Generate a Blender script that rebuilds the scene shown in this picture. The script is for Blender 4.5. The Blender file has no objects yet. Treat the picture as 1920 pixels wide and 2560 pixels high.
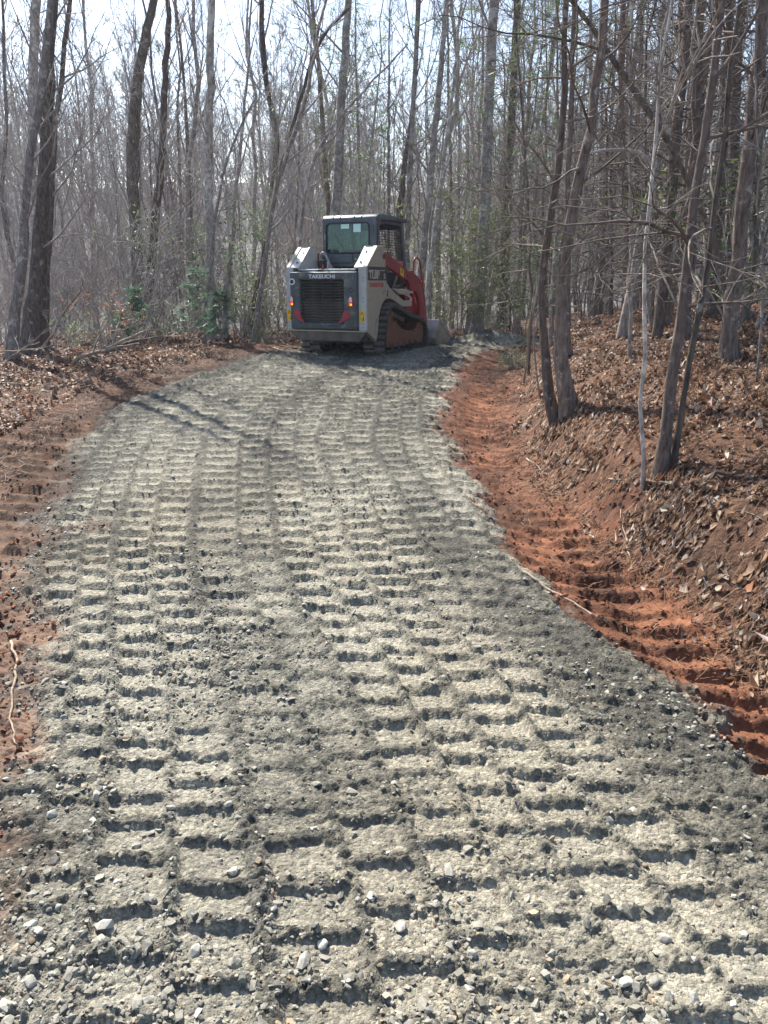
import bpy, math
import numpy as np
from mathutils import Vector

# ---------------------------------------------------------------- camera, sky, sun, exposure
SC = bpy.context.scene
COL = SC.collection
CAM_H = 1.8
PITCH = math.radians(19.0)
FPX = 1934.0                      # focal length in pixels of a 1920 x 2560 frame
cam_data = bpy.data.cameras.new('camera')
cam_data.sensor_fit = 'VERTICAL'
cam_data.sensor_height = 36.0
cam_data.lens = 36.0 * FPX / 2560.0
cam_data.clip_start = 0.05
cam_data.clip_end = 2000.0
cam = bpy.data.objects.new('camera', cam_data)
COL.objects.link(cam)
cam.location = (0, 0, CAM_H)
cam.rotation_euler = (math.pi / 2 - PITCH, 0, 0)
SC.camera = cam

SUN_EL = math.radians(46.0)
SUN_AZ = math.radians(-27.0)      # left of the view direction (+Y)
world = bpy.data.worlds.new('World')
SC.world = world
world.use_nodes = True
_nt = world.node_tree
_sky = _nt.nodes.new('ShaderNodeTexSky')
_sky.sky_type = 'NISHITA'
_sky.sun_disc = False
_sky.sun_elevation = SUN_EL
_sky.sun_rotation = SUN_AZ
_sky.altitude = 300.0
_sky.air_density = 1.0
_sky.dust_density = 1.4
_sky.ozone_density = 1.5
_nt.links.new(_sky.outputs[0], _nt.nodes['Background'].inputs[0])
_nt.nodes['Background'].inputs[1].default_value = 0.11
sun_data = bpy.data.lights.new('sun', 'SUN')
sun_data.energy = 5.0
sun_data.angle = math.radians(0.55)
sun_data.color = (1.0, 0.95, 0.87)
sun = bpy.data.objects.new('sun', sun_data)
COL.objects.link(sun)
_sd = Vector((math.sin(SUN_AZ) * math.cos(SUN_EL), math.cos(SUN_AZ) * math.cos(SUN_EL), math.sin(SUN_EL)))
sun.rotation_euler = _sd.to_track_quat('Z', 'Y').to_euler()
SC.view_settings.view_transform = 'Standard'
SC.view_settings.look = 'None'
SC.view_settings.gamma = 1.0
SC.view_settings.use_curve_mapping = False
SC.view_settings.exposure = 1.25
SC.render.engine = 'CYCLES'
SC.cycles.max_bounces = 5
SC.cycles.diffuse_bounces = 3
SC.cycles.transmission_bounces = 5
SC.cycles.volume_bounces = 0
SC.cycles.use_denoising = True
SC.cycles.sample_clamp_indirect = 4.0

# ---------------------------------------------------------------- helpers
RNG = np.random.default_rng(11)

def ray(px, py):
    """World direction through a pixel of the 1920 x 2560 photograph."""
    u = (px - 960.0) / FPX
    v = (py - 1280.0) / FPX
    return np.array([u, math.cos(PITCH) - v * math.sin(PITCH), -math.sin(PITCH) - v * math.cos(PITCH)])

def at_depth(px, py, y):
    r = ray(px, py)
    t = y / r[1]
    return np.array([r[0] * t, y, CAM_H + r[2] * t])

def hash2(ix, iy, seed):
    n = (ix.astype(np.int64) * 374761393 + iy.astype(np.int64) * 668265263 + seed * 974634777) & 0xFFFFFFFF
    n = ((n ^ (n >> 13)) * 1274126177) & 0xFFFFFFFF
    n = (n ^ (n >> 16)) & 0xFFFFFFFF
    return n.astype(np.float64) / 4294967295.0

def vnoise(x, y, seed=0):
    """Value noise in 0..1."""
    x = np.asarray(x, float); y = np.asarray(y, float)
    ix = np.floor(x); iy = np.floor(y)
    fx = x - ix; fy = y - iy
    fx = fx * fx * fx * (fx * (fx * 6 - 15) + 10); fy = fy * fy * fy * (fy * (fy * 6 - 15) + 10)
    a = hash2(ix, iy, seed); b = hash2(ix + 1, iy, seed)
    c = hash2(ix, iy + 1, seed); d = hash2(ix + 1, iy + 1, seed)
    return (a + (b - a) * fx) * (1 - fy) + (c + (d - c) * fx) * fy

def fbm(x, y, seed=0, octv=4, gain=0.5):
    s = 0.0; a = 1.0; t = 0.0
    for o in range(octv):
        ca, sa = math.cos(0.6 * o + 0.3), math.sin(0.6 * o + 0.3)
        f = 2.03 ** o
        s = s + a * vnoise((x * ca - y * sa) * f + 17.3 * o, (x * sa + y * ca) * f - 9.1 * o, seed + o)
        t += a; a *= gain
    return s / t

def sstep(a, b, x):
    t = np.clip((x - a) / (b - a), 0, 1)
    return t * t * (3 - 2 * t)

def tag(o, label=None, cat=None, group=None, kind=None):
    if label: o['label'] = label
    if cat: o['category'] = cat
    if group: o['group'] = group
    if kind: o['kind'] = kind
    return o

def link(name, data, parent=None):
    o = bpy.data.objects.new(name, data)
    COL.objects.link(o)
    if parent is not None: o.parent = parent
    return o

def empty(name, loc=(0, 0, 0), rz=0.0):
    o = link(name, None)
    o.location = loc
    o.rotation_euler = (0, 0, rz)
    o.empty_display_size = 0.2
    return o

def np_mesh(name, V, F, mat=None, col=None, smooth=False):
    """Mesh from numpy arrays. F is (n,k) or a list of such arrays."""
    if isinstance(F, np.ndarray): F = [F]
    F = [f for f in F if len(f)]
    me = bpy.data.meshes.new(name)
    nl = sum(f.size for f in F); nf = sum(len(f) for f in F)
    me.vertices.add(len(V)); me.loops.add(nl); me.polygons.add(nf)
    me.vertices.foreach_set('co', np.ascontiguousarray(V, np.float32).ravel())
    me.loops.foreach_set('vertex_index', np.concatenate([f.ravel() for f in F]).astype(np.int32))
    starts = []; s = 0
    for f in F:
        starts.append(s + np.arange(len(f)) * f.shape[1]); s += f.size
    me.polygons.foreach_set('loop_start', np.concatenate(starts).astype(np.int32))
    me.polygons.foreach_set('use_smooth', np.full(nf, bool(smooth)))
    if col is not None:
        at = me.color_attributes.new('col', 'FLOAT_COLOR', 'POINT')
        c4 = np.ones((len(V), 4), np.float32); c4[:, :3] = col
        at.data.foreach_set('color', c4.ravel())
    me.update(calc_edges=True)
    me.validate()
    if mat is not None: me.materials.append(mat)
    return me

class Acc:
    """Collects tubes and faces into one mesh."""
    def __init__(self):
        self.V = []; self.Q = []; self.T = []; self.C = []; self.n = 0
    def add(self, V, Q=None, T=None, c=None):
        self.V.append(V)
        if Q is not None and len(Q): self.Q.append(np.asarray(Q) + self.n)
        if T is not None and len(T): self.T.append(np.asarray(T) + self.n)
        if c is not None: self.C.append(np.broadcast_to(np.asarray(c, float), (len(V), 3)))
        self.n += len(V)
    def tube(self, P, R, sides=5, cap=False, wob=0.0, rng=None, c=None):
        P = np.asarray(P, float); R = np.asarray(R, float)
        n = len(P)
        d = np.empty_like(P); d[1:-1] = P[2:] - P[:-2]; d[0] = P[1] - P[0]; d[-1] = P[-1] - P[-2]
        d /= np.maximum(np.linalg.norm(d, axis=1, keepdims=True), 1e-9)
        m = d.mean(0)
        up = np.array([0., 0, 1]) if abs(m[2]) < 0.75 * np.linalg.norm(m) + 1e-9 else np.array([0., 1, 0])
        a = np.cross(d, up); a /= np.maximum(np.linalg.norm(a, axis=1, keepdims=True), 1e-9)
        b = np.cross(d, a)
        th = np.arange(sides) * (2 * math.pi / sides)
        rr = R[:, None] * np.ones(sides)[None]
        if wob and rng is not None: rr = rr * (1 + rng.normal(0, wob, rr.shape))
        V = P[:, None, :] + rr[..., None] * (np.cos(th)[None, :, None] * a[:, None] + np.sin(th)[None, :, None] * b[:, None])
        i = np.arange(n - 1)[:, None] * sides; j = np.arange(sides)[None]
        k = (j + 1) % sides
        Q = np.stack([i + j, i + k, i + sides + k, i + sides + j], -1).reshape(-1, 4)
        V = V.reshape(-1, 3); T = None
        if cap:
            V = np.vstack([V, P[0], P[-1]])
            c0 = n * sides; jj = np.arange(sides); kk = (jj + 1) % sides
            T = np.vstack([np.stack([kk, jj, np.full(sides, c0)], -1),
                           np.stack([(n - 1) * sides + jj, (n - 1) * sides + kk, np.full(sides, c0 + 1)], -1)])
        self.add(V, Q, T, c)
    def mesh(self, name, mat, smooth=True):
        V = np.vstack(self.V)
        F = []
        if self.Q: F.append(np.vstack(self.Q))
        if self.T: F.append(np.vstack(self.T))
        return np_mesh(name, V, F, mat, np.vstack(self.C) if self.C else None, smooth)

# ---------------------------------------------------------------- materials
def new_mat(name):
    m = bpy.data.materials.new(name)
    m.use_nodes = True
    nt = m.node_tree
    return m, nt, nt.nodes['Principled BSDF']

def nd(nt, typ, **kw):
    n = nt.nodes.new(typ)
    for k, v in kw.items():
        if hasattr(n, k): setattr(n, k, v)
        else: n.inputs[k.replace('_', ' ')].default_value = v
    return n

def ramp(nt, stops, fac):
    r = nt.nodes.new('ShaderNodeValToRGB')
    e = r.color_ramp.elements
    while len(e) > 1: e.remove(e[-1])
    e[0].position = stops[0][0]; e[0].color = (*stops[0][1], 1)
    for p, c in stops[1:]:
        x = e.new(p); x.color = (*c, 1)
    nt.links.new(fac, r.inputs[0])
    return r

def mix_col(nt, a, b, fac, mode='MIX'):
    m = nt.nodes.new('ShaderNodeMix'); m.data_type = 'RGBA'; m.blend_type = mode
    for s, v in ((0, fac), (6, a), (7, b)):
        if hasattr(v, 'is_linked') or hasattr(v, 'links'): nt.links.new(v, m.inputs[s])
        else: m.inputs[s].default_value = v if s == 0 else (*v, 1)
    return m.outputs[2]

def mat_plain(name, col, rough=0.6, metal=0.0, noise=0.0, scale=8.0, bump=0.0, dirt=None, dirt_amt=0.5, spec=0.5, dscale=6.0):
    """Painted or raw surface with mottling, optional dust and fine relief."""
    m, nt, b = new_mat(name)
    b.inputs['Roughness'].default_value = rough
    b.inputs['Metallic'].default_value = metal
    b.inputs['Specular IOR Level'].default_value = spec
    tc = nd(nt, 'ShaderNodeTexCoord')
    n1 = nd(nt, 'ShaderNodeTexNoise', Scale=scale, Detail=5.0)
    nt.links.new(tc.outputs['Object'], n1.inputs['Vector'])
    lo = tuple(c * (1 - noise) for c in col); hi = tuple(min(1, c * (1 + noise)) for c in col)
    c = ramp(nt, [(0.3, lo), (0.7, hi)], n1.outputs['Fac']).outputs[0]
    if dirt is not None:
        n2 = nd(nt, 'ShaderNodeTexNoise', Scale=dscale, Detail=8.0, Roughness=0.7)
        nt.links.new(tc.outputs['Object'], n2.inputs['Vector'])
        f = ramp(nt, [(0.62 - 0.3 * dirt_amt, (0, 0, 0)), (0.78 - 0.2 * dirt_amt, (1, 1, 1))], n2.outputs['Fac'])
        c = mix_col(nt, c, dirt, f.outputs[0])
    nt.links.new(c, b.inputs['Base Color'])
    if bump:
        n3 = nd(nt, 'ShaderNodeTexNoise', Scale=scale * 6, Detail=4.0)
        nt.links.new(tc.outputs['Object'], n3.inputs['Vector'])
        bp = nd(nt, 'ShaderNodeBump', Strength=bump, Distance=0.01)
        nt.links.new(n3.outputs['Fac'], bp.inputs['Height'])
        nt.links.new(bp.outputs[0], b.inputs['Normal'])
    return m

def mat_attr(name, rough=0.9, mul_scale=0.0, lo=0.7, hi=1.3, bump=0.0, bscale=60.0, bdist=0.01, spec=0.25, trans=0.0, chips=False):
    """Colour from the vertex attribute 'col' with fine mottling and relief."""
    m, nt, b = new_mat(name)
    b.inputs['Roughness'].default_value = rough
    b.inputs['Specular IOR Level'].default_value = spec
    at = nd(nt, 'ShaderNodeAttribute', attribute_name='col')
    c = at.outputs['Color']
    tc = nd(nt, 'ShaderNodeTexCoord')
    if mul_scale:
        n1 = nd(nt, 'ShaderNodeTexNoise', Scale=mul_scale, Detail=6.0, Roughness=0.65)
        nt.links.new(tc.outputs['Object'], n1.inputs['Vector'])
        r = ramp(nt, [(0.3, (lo,) * 3), (0.7, (hi,) * 3)], n1.outputs['Fac'])
        c = mix_col(nt, c, r.outputs[0], 1.0, 'MULTIPLY')
    hts = []
    if chips:
        # packed crushed stone: cells of two sizes, each chip its own grey and height
        for sc_, lo_, hi_ in ((70.0, 0.72, 1.30), (165.0, 0.78, 1.24)):
            vo = nd(nt, 'ShaderNodeTexVoronoi', Scale=sc_)
            nt.links.new(tc.outputs['Object'], vo.inputs['Vector'])
            sp = nd(nt, 'ShaderNodeSeparateColor'); nt.links.new(vo.outputs['Color'], sp.inputs[0])
            rv = ramp(nt, [(0.0, (lo_,) * 3), (1.0, (hi_, hi_ * 0.985, hi_ * 0.95))], sp.outputs[0])
            c = mix_col(nt, c, rv.outputs[0], 1.0, 'MULTIPLY')
            mm = nd(nt, 'ShaderNodeMath', operation='MULTIPLY_ADD'); nt.links.new(vo.outputs['Distance'], mm.inputs[0]); mm.inputs[1].default_value = -0.8
            nt.links.new(sp.outputs[1], mm.inputs[2]); hts.append((mm.outputs[0], 0.45 / sc_))
    nt.links.new(c, b.inputs['Base Color'])
    if bump:
        n3 = nd(nt, 'ShaderNodeTexNoise', Scale=bscale, Detail=6.0, Roughness=0.65)
        nt.links.new(tc.outputs['Object'], n3.inputs['Vector'])
        prev = None
        for h_, d_ in [(n3.outputs['Fac'], bdist)] + hts:
            bp = nd(nt, 'ShaderNodeBump', Strength=bump, Distance=d_)
            nt.links.new(h_, bp.inputs['Height'])
            if prev is not None: nt.links.new(prev, bp.inputs['Normal'])
            prev = bp.outputs[0]
        nt.links.new(prev, b.inputs['Normal'])
    if trans:
        tr = nd(nt, 'ShaderNodeBsdfTranslucent')
        nt.links.new(c, tr.inputs['Color'])
        mx = nd(nt, 'ShaderNodeMixShader'); mx.inputs[0].default_value = trans
        out = nt.nodes['Material Output']
        nt.links.new(b.outputs[0], mx.inputs[1]); nt.links.new(tr.outputs[0], mx.inputs[2])
        nt.links.new(mx.outputs[0], out.inputs['Surface'])
    return m

def mat_bark(name, dark, light, patch, scale=9.0, patch_amt=0.5, zs=0.25, bump=0.8):
    """Furrowed bark: stretched noise, pale lichen patches, brightness that varies tree by tree."""
    m, nt, b = new_mat(name)
    b.inputs['Roughness'].default_value = 0.9
    b.inputs['Specular IOR Level'].default_value = 0.2
    tc = nd(nt, 'ShaderNodeTexCoord')
    mp = nd(nt, 'ShaderNodeMapping'); mp.inputs['Scale'].default_value = (1, 1, zs)
    nt.links.new(tc.outputs['Object'], mp.inputs['Vector'])
    n1 = nd(nt, 'ShaderNodeTexNoise', Scale=scale * 3, Detail=7.0, Roughness=0.7)
    nt.links.new(mp.outputs[0], n1.inputs['Vector'])
    c = ramp(nt, [(0.35, dark), (0.68, light)], n1.outputs['Fac']).outputs[0]
    n2 = nd(nt, 'ShaderNodeTexNoise', Scale=scale * 0.9, Detail=6.0, Roughness=0.65)
    nt.links.new(tc.outputs['Object'], n2.inputs['Vector'])
    f = ramp(nt, [(0.66 - 0.2 * patch_amt, (0, 0, 0)), (0.74 - 0.2 * patch_amt, (0.8, 0.8, 0.8))], n2.outputs['Fac'])
    c = mix_col(nt, c, patch, f.outputs[0])
    oi = nd(nt, 'ShaderNodeObjectInfo')
    rr = ramp(nt, [(0.0, (0.72, 0.70, 0.70)), (1.0, (1.25, 1.2, 1.15))], oi.outputs['Random'])
    c = mix_col(nt, c, rr.outputs[0], 1.0, 'MULTIPLY')
    nt.links.new(c, b.inputs['Base Color'])
    bp = nd(nt, 'ShaderNodeBump', Strength=bump, Distance=0.02)
    nt.links.new(n1.outputs['Fac'], bp.inputs['Height'])
    nt.links.new(bp.outputs[0], b.inputs['Normal'])
    return m

M = {}
M['gravel'] = mat_attr('crushed_gravel', 0.95, 45.0, 0.70, 1.25, 1.0, 70.0, 0.007, chips=True)
M['soil'] = mat_attr('red_clay', 0.95, 30.0, 0.65, 1.3, 0.9, 55.0, 0.012)
M['floor'] = mat_attr('forest_duff', 0.95, 18.0, 0.5, 1.4, 1.0, 30.0, 0.03)
M['stone'] = mat_attr('stone', 0.8, 60.0, 0.75, 1.2, 0.5, 90.0, 0.004, 0.35)
M['leaf'] = mat_attr('dry_leaf', 0.6, 25.0, 0.75, 1.2, 0.3, 60.0, 0.004, 0.35, 0.22)
M['needle'] = mat_attr('pine_straw', 0.7)
M['green'] = mat_attr('evergreen_leaf', 0.45, 0, 1, 1, 0, 1, 0.01, 0.4, 0.45)
M['bark_pine'] = mat_bark('pine_bark', (0.075, 0.058, 0.050), (0.27, 0.215, 0.185), (0.42, 0.40, 0.37), 11.0, 0.35)
M['bark_grey'] = mat_bark('grey_bark', (0.11, 0.10, 0.09), (0.38, 0.345, 0.315), (0.54, 0.54, 0.50), 9.0, 0.55)
M['bark_pale'] = mat_bark('pale_bark', (0.16, 0.145, 0.13), (0.44, 0.41, 0.375), (0.58, 0.57, 0.54), 6.0, 0.75, 0.6, 0.45)
M['bark_dark'] = mat_bark('dark_bark', (0.055, 0.046, 0.040), (0.21, 0.18, 0.155), (0.36, 0.37, 0.32), 9.0, 0.35)
M['twig'] = mat_bark('twig_bark', (0.20, 0.185, 0.17), (0.44, 0.415, 0.39), (0.54, 0.52, 0.50), 5.0, 0.4, 0.5, 0.2)
M['twig_dark'] = mat_bark('dark_twig_bark', (0.09, 0.075, 0.066), (0.24, 0.205, 0.18), (0.34, 0.32, 0.29), 5.0, 0.4, 0.5, 0.2)
M['stick'] = mat_bark('weathered_stick', (0.16, 0.12, 0.09), (0.42, 0.35, 0.27), (0.5, 0.46, 0.4), 8.0, 0.4, 0.3, 0.4)

# ---------------------------------------------------------------- the lie of the land
_L = np.array([(0.0, -1.0), (1.2, -1.15), (2.26, -1.42), (2.85, -1.68), (3.75, -1.98), (4.8, -2.28), (5.86, -2.62), (7.4, -2.98), (9.3, -3.10),
               (11.4, -2.72), (13.7, -2.06), (15.0, -1.0), (16.4, 0.8), (17.6, 2.6), (18.6, 4.6), (20, 9.0), (30, 40.0)])
_R = np.array([(0.0, 1.9), (1.2, 1.65), (2.36, 1.40), (2.7, 1.36), (3.16, 1.22), (3.6, 1.02), (4.4, 0.80), (5.86, 0.74), (7.4, 0.64), (9.3, 0.76),
               (12.35, 1.22), (14.0, 1.55), (15.1, 2.3), (15.9, 3.3), (16.5, 4.6), (17.3, 7.0), (18.5, 12.0), (30, 50.0)])
_O = np.array([(0.0, 2.6), (1.2, 2.2), (2.9, 1.72), (3.1, 1.68), (3.75, 1.66), (4.4, 1.46), (5.86, 1.36), (7.4, 1.40), (8.5, 1.58), (11.9, 2.25),
               (14.0, 2.75), (15.5, 4.2), (17.0, 6.5), (19.0, 10.5), (22.0, 17.0), (40, 60.0)])
def _smooth_curve(tab):
    ys = np.linspace(-1, 40, 1641)
    xs = np.interp(ys, tab[:, 0], tab[:, 1])
    k = np.hanning(41); k /= k.sum()
    xs = np.convolve(np.pad(xs, 20, mode='edge'), k, 'valid')
    return lambda y: np.interp(y, ys, xs)
XL = _smooth_curve(_L); XR = _smooth_curve(_R); XO = _smooth_curve(_O)
def XC(y): return 0.5 * (XL(y) + XR(y))

def land(x, y):
    """Smooth shape of the ground: level track, bank on the right, valley on the left and behind, far hillside."""
    x = np.asarray(x, float); y = np.asarray(y, float)
    z = -0.044 * np.clip(y - 13.2, 0, 8)
    xl = XL(np.minimum(y, 14.5)); xo = XO(y)
    dr = x - xo
    fade = 1 - sstep(15, 21, y)
    z = z + ((0.50 * sstep(-0.05, 0.55, dr) + 0.10 * sstep(0.5, 1.3, dr)) + 0.105 * np.clip(dr - 0.5, 0, 6.5) + 0.02 * np.clip(dr - 7, 0, 15)) * (0.45 + 0.55 * fade)
    mid = 0.5 * (XR(y) + xo)
    z = z - 0.09 * np.exp(-((x - mid) / 0.33) ** 2) * fade
    dl = xl - 0.5 - x
    z = z + 0.05 * sstep(0, 0.8, dl) - 0.03 * np.clip(dl - 0.6, 0, 3)
    rim = np.maximum(dl - 6.0, (y - (20.5 + 1.3 * np.clip(x - 1.5, 0, 100))) * 0.8)
    rim = np.clip(rim, 0, 40)
    z = z - 5.0 * (1 - np.exp(-(rim / 16.0) ** 1.35))
    r = np.sqrt(x * x + y * y)
    z = z + (16 + 15 * (fbm(x * 0.030 + 3, y * 0.012, 7, 3) - 0.5)) * sstep(40, 150, r) * (y > -5) + 3.0 * (vnoise(x * 0.05, y * 0.05, 5) - 0.5) * sstep(30, 60, r)
    z = z + (0.10 * (fbm(x * 0.8, y * 0.8, 21, 3) - 0.5) + 0.12 * (fbm(x * 2.6, y * 2.6, 22, 3) - 0.5)) * sstep(0.0, 0.5, np.maximum(dr, dl))
    return z

def masks(x, y):
    """Gravel / red soil weights with ragged edges."""
    e1 = (fbm(x * 2.2, y * 2.2, 31, 4, 0.6) - 0.5)
    e2 = (fbm(x * 1.3, y * 1.3, 41, 4, 0.6) - 0.5)
    xl, xr, xo = XL(y), XR(y), XO(y)
    left_soft = 0.10 + 0.22 * (1 - sstep(5.0, 8.0, y))
    e3 = vnoise(x * 14, y * 14, 35) - 0.5; e4 = vnoise(x * 45, y * 45, 36) - 0.5
    g = sstep(-0.10, left_soft + 0.08, x - xl + 0.14 * e3 + 0.08 * e4 + 0.9 * e1 * (0.45 + 0.7 * (1 - sstep(4.0, 8.0, y)))) * sstep(-0.07, 0.11, xr - x + 0.45 * e1 + 0.14 * e3 + 0.08 * e4)
    wl = 0.62 + 0.6 * sstep(8.5, 5, y) + 0.1 * np.sin(y * 1.1)
    s = sstep(-0.25, 0.25, x - (xl - wl) + 1.3 * e2) * sstep(-0.15, 0.15, xo + 0.04 - x + 0.85 * e2)
    back = sstep(17.0, 18.5, y)
    s = s * (1 - back) + back * 0.6 * sstep(20.8, 18.8, y) * sstep(1.0, 3.0, x) * sstep(10, 6, x)
    return g, np.clip(s, 0, 1)

def _slope(y): return (XC(y + 0.05) - XC(y - 0.05)) / 0.1

def relief(x, y, g, s):
    """Tread prints, berms and crumbs; returns height and 0..1 'pressed flat' weight."""
    yy = np.minimum(y, 13.5)
    sl = np.clip(_slope(yy), -0.9, 0.9)
    u = x - XC(yy) + 0.10 * (vnoise(x * 0.5, y * 0.55, 3) - 0.5) + 0.03 * (vnoise(x * 2.5, y * 1.8, 4) - 0.5)
    wk = u * 0.9 + 7; u = u + 0.05 * np.sin(wk * 2.3) + 0.03 * np.sin(wk * 5.1 + 1)
    v = y + u * sl * 0.75 + 0.12 * (vnoise(x * 1.6, y * 1.6, 9) - 0.5) + 0.05 * (vnoise(x * 5, y * 5, 10) - 0.5)
    stretch = 1 + 0.045 * np.clip(y - 2.5, 0, 10)
    u = u / stretch
    vq = np.clip(y - 2.5, 0, 10)
    v = np.log(1 + 0.085 * vq) / 0.085 + np.minimum(y, 2.5) + np.maximum(y - 12.5, 0) / 1.85
    coh = sstep(3.2, 7.5, y) + (v - y) / stretch
    def prints(u, v, W, pitch, seed, stag):
        k = np.floor(u / W); fu = u / W - k
        ph = hash2(k // 2, k * 0 + 1, seed) * 5.0 + (k % 2) * stag
        pt = pitch * (0.90 + 0.2 * hash2(k // 2, k * 0 + 2, seed))
        jag = 0.022 * (vnoise(x * 9, y * 9, seed + 4) - 0.5) + 0.016 * (1 - 0.7 * coh) * (vnoise(x * 30, y * 30, seed + 6) - 0.5)
        t = v / pt + ph + jag / pt
        row = np.floor(t); ft = t - row
        e0 = 0.42 + 0.24 * (1 - 0.8 * coh) * (hash2(k, row, seed + 2) - 0.5); ln = 0.20 + 0.22 * hash2(k, row, seed + 12)
        ridge = sstep(e0 - 0.055, e0 + 0.02, ft) * (1 - sstep(e0 + 0.06, e0 + 0.08 + ln, ft))
        edge_ = 0.5 * (vnoise(x * 5, y * 5, seed + 21) - 0.5) * 0.5
        side = sstep(0.01, 0.13, fu + 1.2 * jag + 0.3 * edge_) * (1 - sstep(0.88 - 0.12 * (k % 2), 0.995 - 0.10 * (k % 2), fu + 1.2 * jag + 0.3 * edge_))
        deep = 0.78 + 0.22 * coh + 0.45 * (1 - coh) * hash2(k, row, seed + 8)
        far_ = sstep(3.0, 6.0, y)
        lane = hash2(k // 2, np.floor(v / 3.1 + hash2(k // 2, k * 0 + 9, seed) * 3), seed + 7)
        n_ = 0.55 * vnoise(x * 0.8 + seed, y * 0.6, seed + 3) + 0.45 * vnoise(x * 2.6 + seed, y * 2.2, seed + 5)
        on = 0.48 + 0.27 * far_ + 0.1 * coh + (0.52 - 0.27 * far_ - 0.1 * coh) * sstep(0.42 - 0.22 * far_, 0.60 - 0.14 * far_, 0.40 * lane + 0.60 * n_)
        return ridge, side, deep, on
    r1, s1, d1, o1 = prints(u, v, 0.215, 0.160, 51, 0.5)
    far = sstep(2.2, 4.5, y)
    strength = o1 * (0.80 + 0.20 * far)
    flat = (1 - np.minimum(1, 1.3 * r1)) * s1 * strength
    berm = (1 - s1) * strength
    c1 = fbm(x * 26, y * 26, 71, 3, 0.6); c2 = vnoise(x * 62, y * 62, 81); c4 = vnoise(x * 33, y * 33, 85)
    z = (0.0105 + 0.005 * sstep(2.5, 4.5, y) - 0.001 * sstep(7.0, 11.0, y)) * (r1 * s1 * d1) * strength * (0.75 + 0.25 * coh + 0.5 * (1 - coh) * c4) + (0.017 - 0.004 * coh) * berm * np.clip(1.9 * vnoise(x * 11, y * 8, 61) - 0.2, 0, 2) - 0.006 * flat
    rough = (1 - 0.85 * flat) * (1 - 0.72 * coh * (1 - 0.5 * berm))
    lump = np.abs(c1 - 0.5) * 2
    z = z + rough * (0.020 * (c1 - 0.5) + 0.014 * (1 - lump) ** 2 * (c4 > 0.35) + 0.012 * np.floor(np.clip(c2 * 3.2 - 0.9, 0, 2.99)) / 2 * c4) + 0.03 * (fbm(x * 2.1, y * 2.1, 91, 2) - 0.5)
    c3 = vnoise(x * 150, y * 150, 83)
    z = z + 0.007 * c3 * rough
    # soil: one deep track run in the ditch, crumbs elsewhere
    um = x - 0.5 * (XR(y) + XO(y))
    um2 = np.where(x < 0, x - (XL(y) - 0.38), um)
    v2 = y + um2 * 0.25 + 0.03 * (vnoise(x * 3, y * 3, 19) - 0.5)
    t = v2 / 0.205 + np.where(x < 0, 0.3, 0.0) + 0.12 * (vnoise(x * 12, y * 12, 14) - 0.5); ft = t - np.floor(t)
    rr = 1 - sstep(0.10, 0.24, np.abs(ft - 0.5))
    wid = np.where(x < 0, 0.36, 0.30)
    ins = 1 - sstep(wid * 0.8, wid, np.abs(um2 + 0.06 * (vnoise(x * 6, y * 6, 23) - 0.5)))
    on2 = sstep(0.30, 0.5, vnoise(y * 0.8 + 3, x * 0.2, 27)) * sstep(16, 13, y)
    zs = (0.034 * rr * np.clip(1.8 * vnoise(x * 4, y * 4, 37) - 0.3, 0.1, 1.3) - 0.012) * ins * on2 + (1 - 0.75 * (1 - rr) * ins * on2) * (0.075 * (fbm(x * 11, y * 11, 29, 4, 0.6) - 0.5) + 0.012 * c3 + 0.02 * np.maximum(c2 - 0.4, 0))
    flat2 = (1 - rr) * ins * on2
    zf = 0.06 * (fbm(x * 6, y * 6, 33, 3) - 0.5) + 0.02 * c1
    ss = s * (1 - g)
    zz = z * g + zs * ss + zf * (1 - g) * (1 - s) + 0.035 * g * sstep(0.0, 0.6, g)
    # loose gravel windrow spilled ahead of the machine
    zz = zz + 0.22 * np.exp(-(((x - 2.15) / 0.75) ** 2 + ((y - 16.0) / 0.35) ** 2)) * (0.7 + 0.6 * c1)
    return zz, flat * g + flat2 * ss, rough

def height(x, y):
    x = np.asarray(x, float); y = np.asarray(y, float)
    g, s = masks(x, y)
    return land(x, y) + relief(x, y, g, s)[0]

def lerp3(a, b, t):
    return np.asarray(a)[None] * (1 - t)[:, None] + np.asarray(b)[None] * t[:, None]

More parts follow.
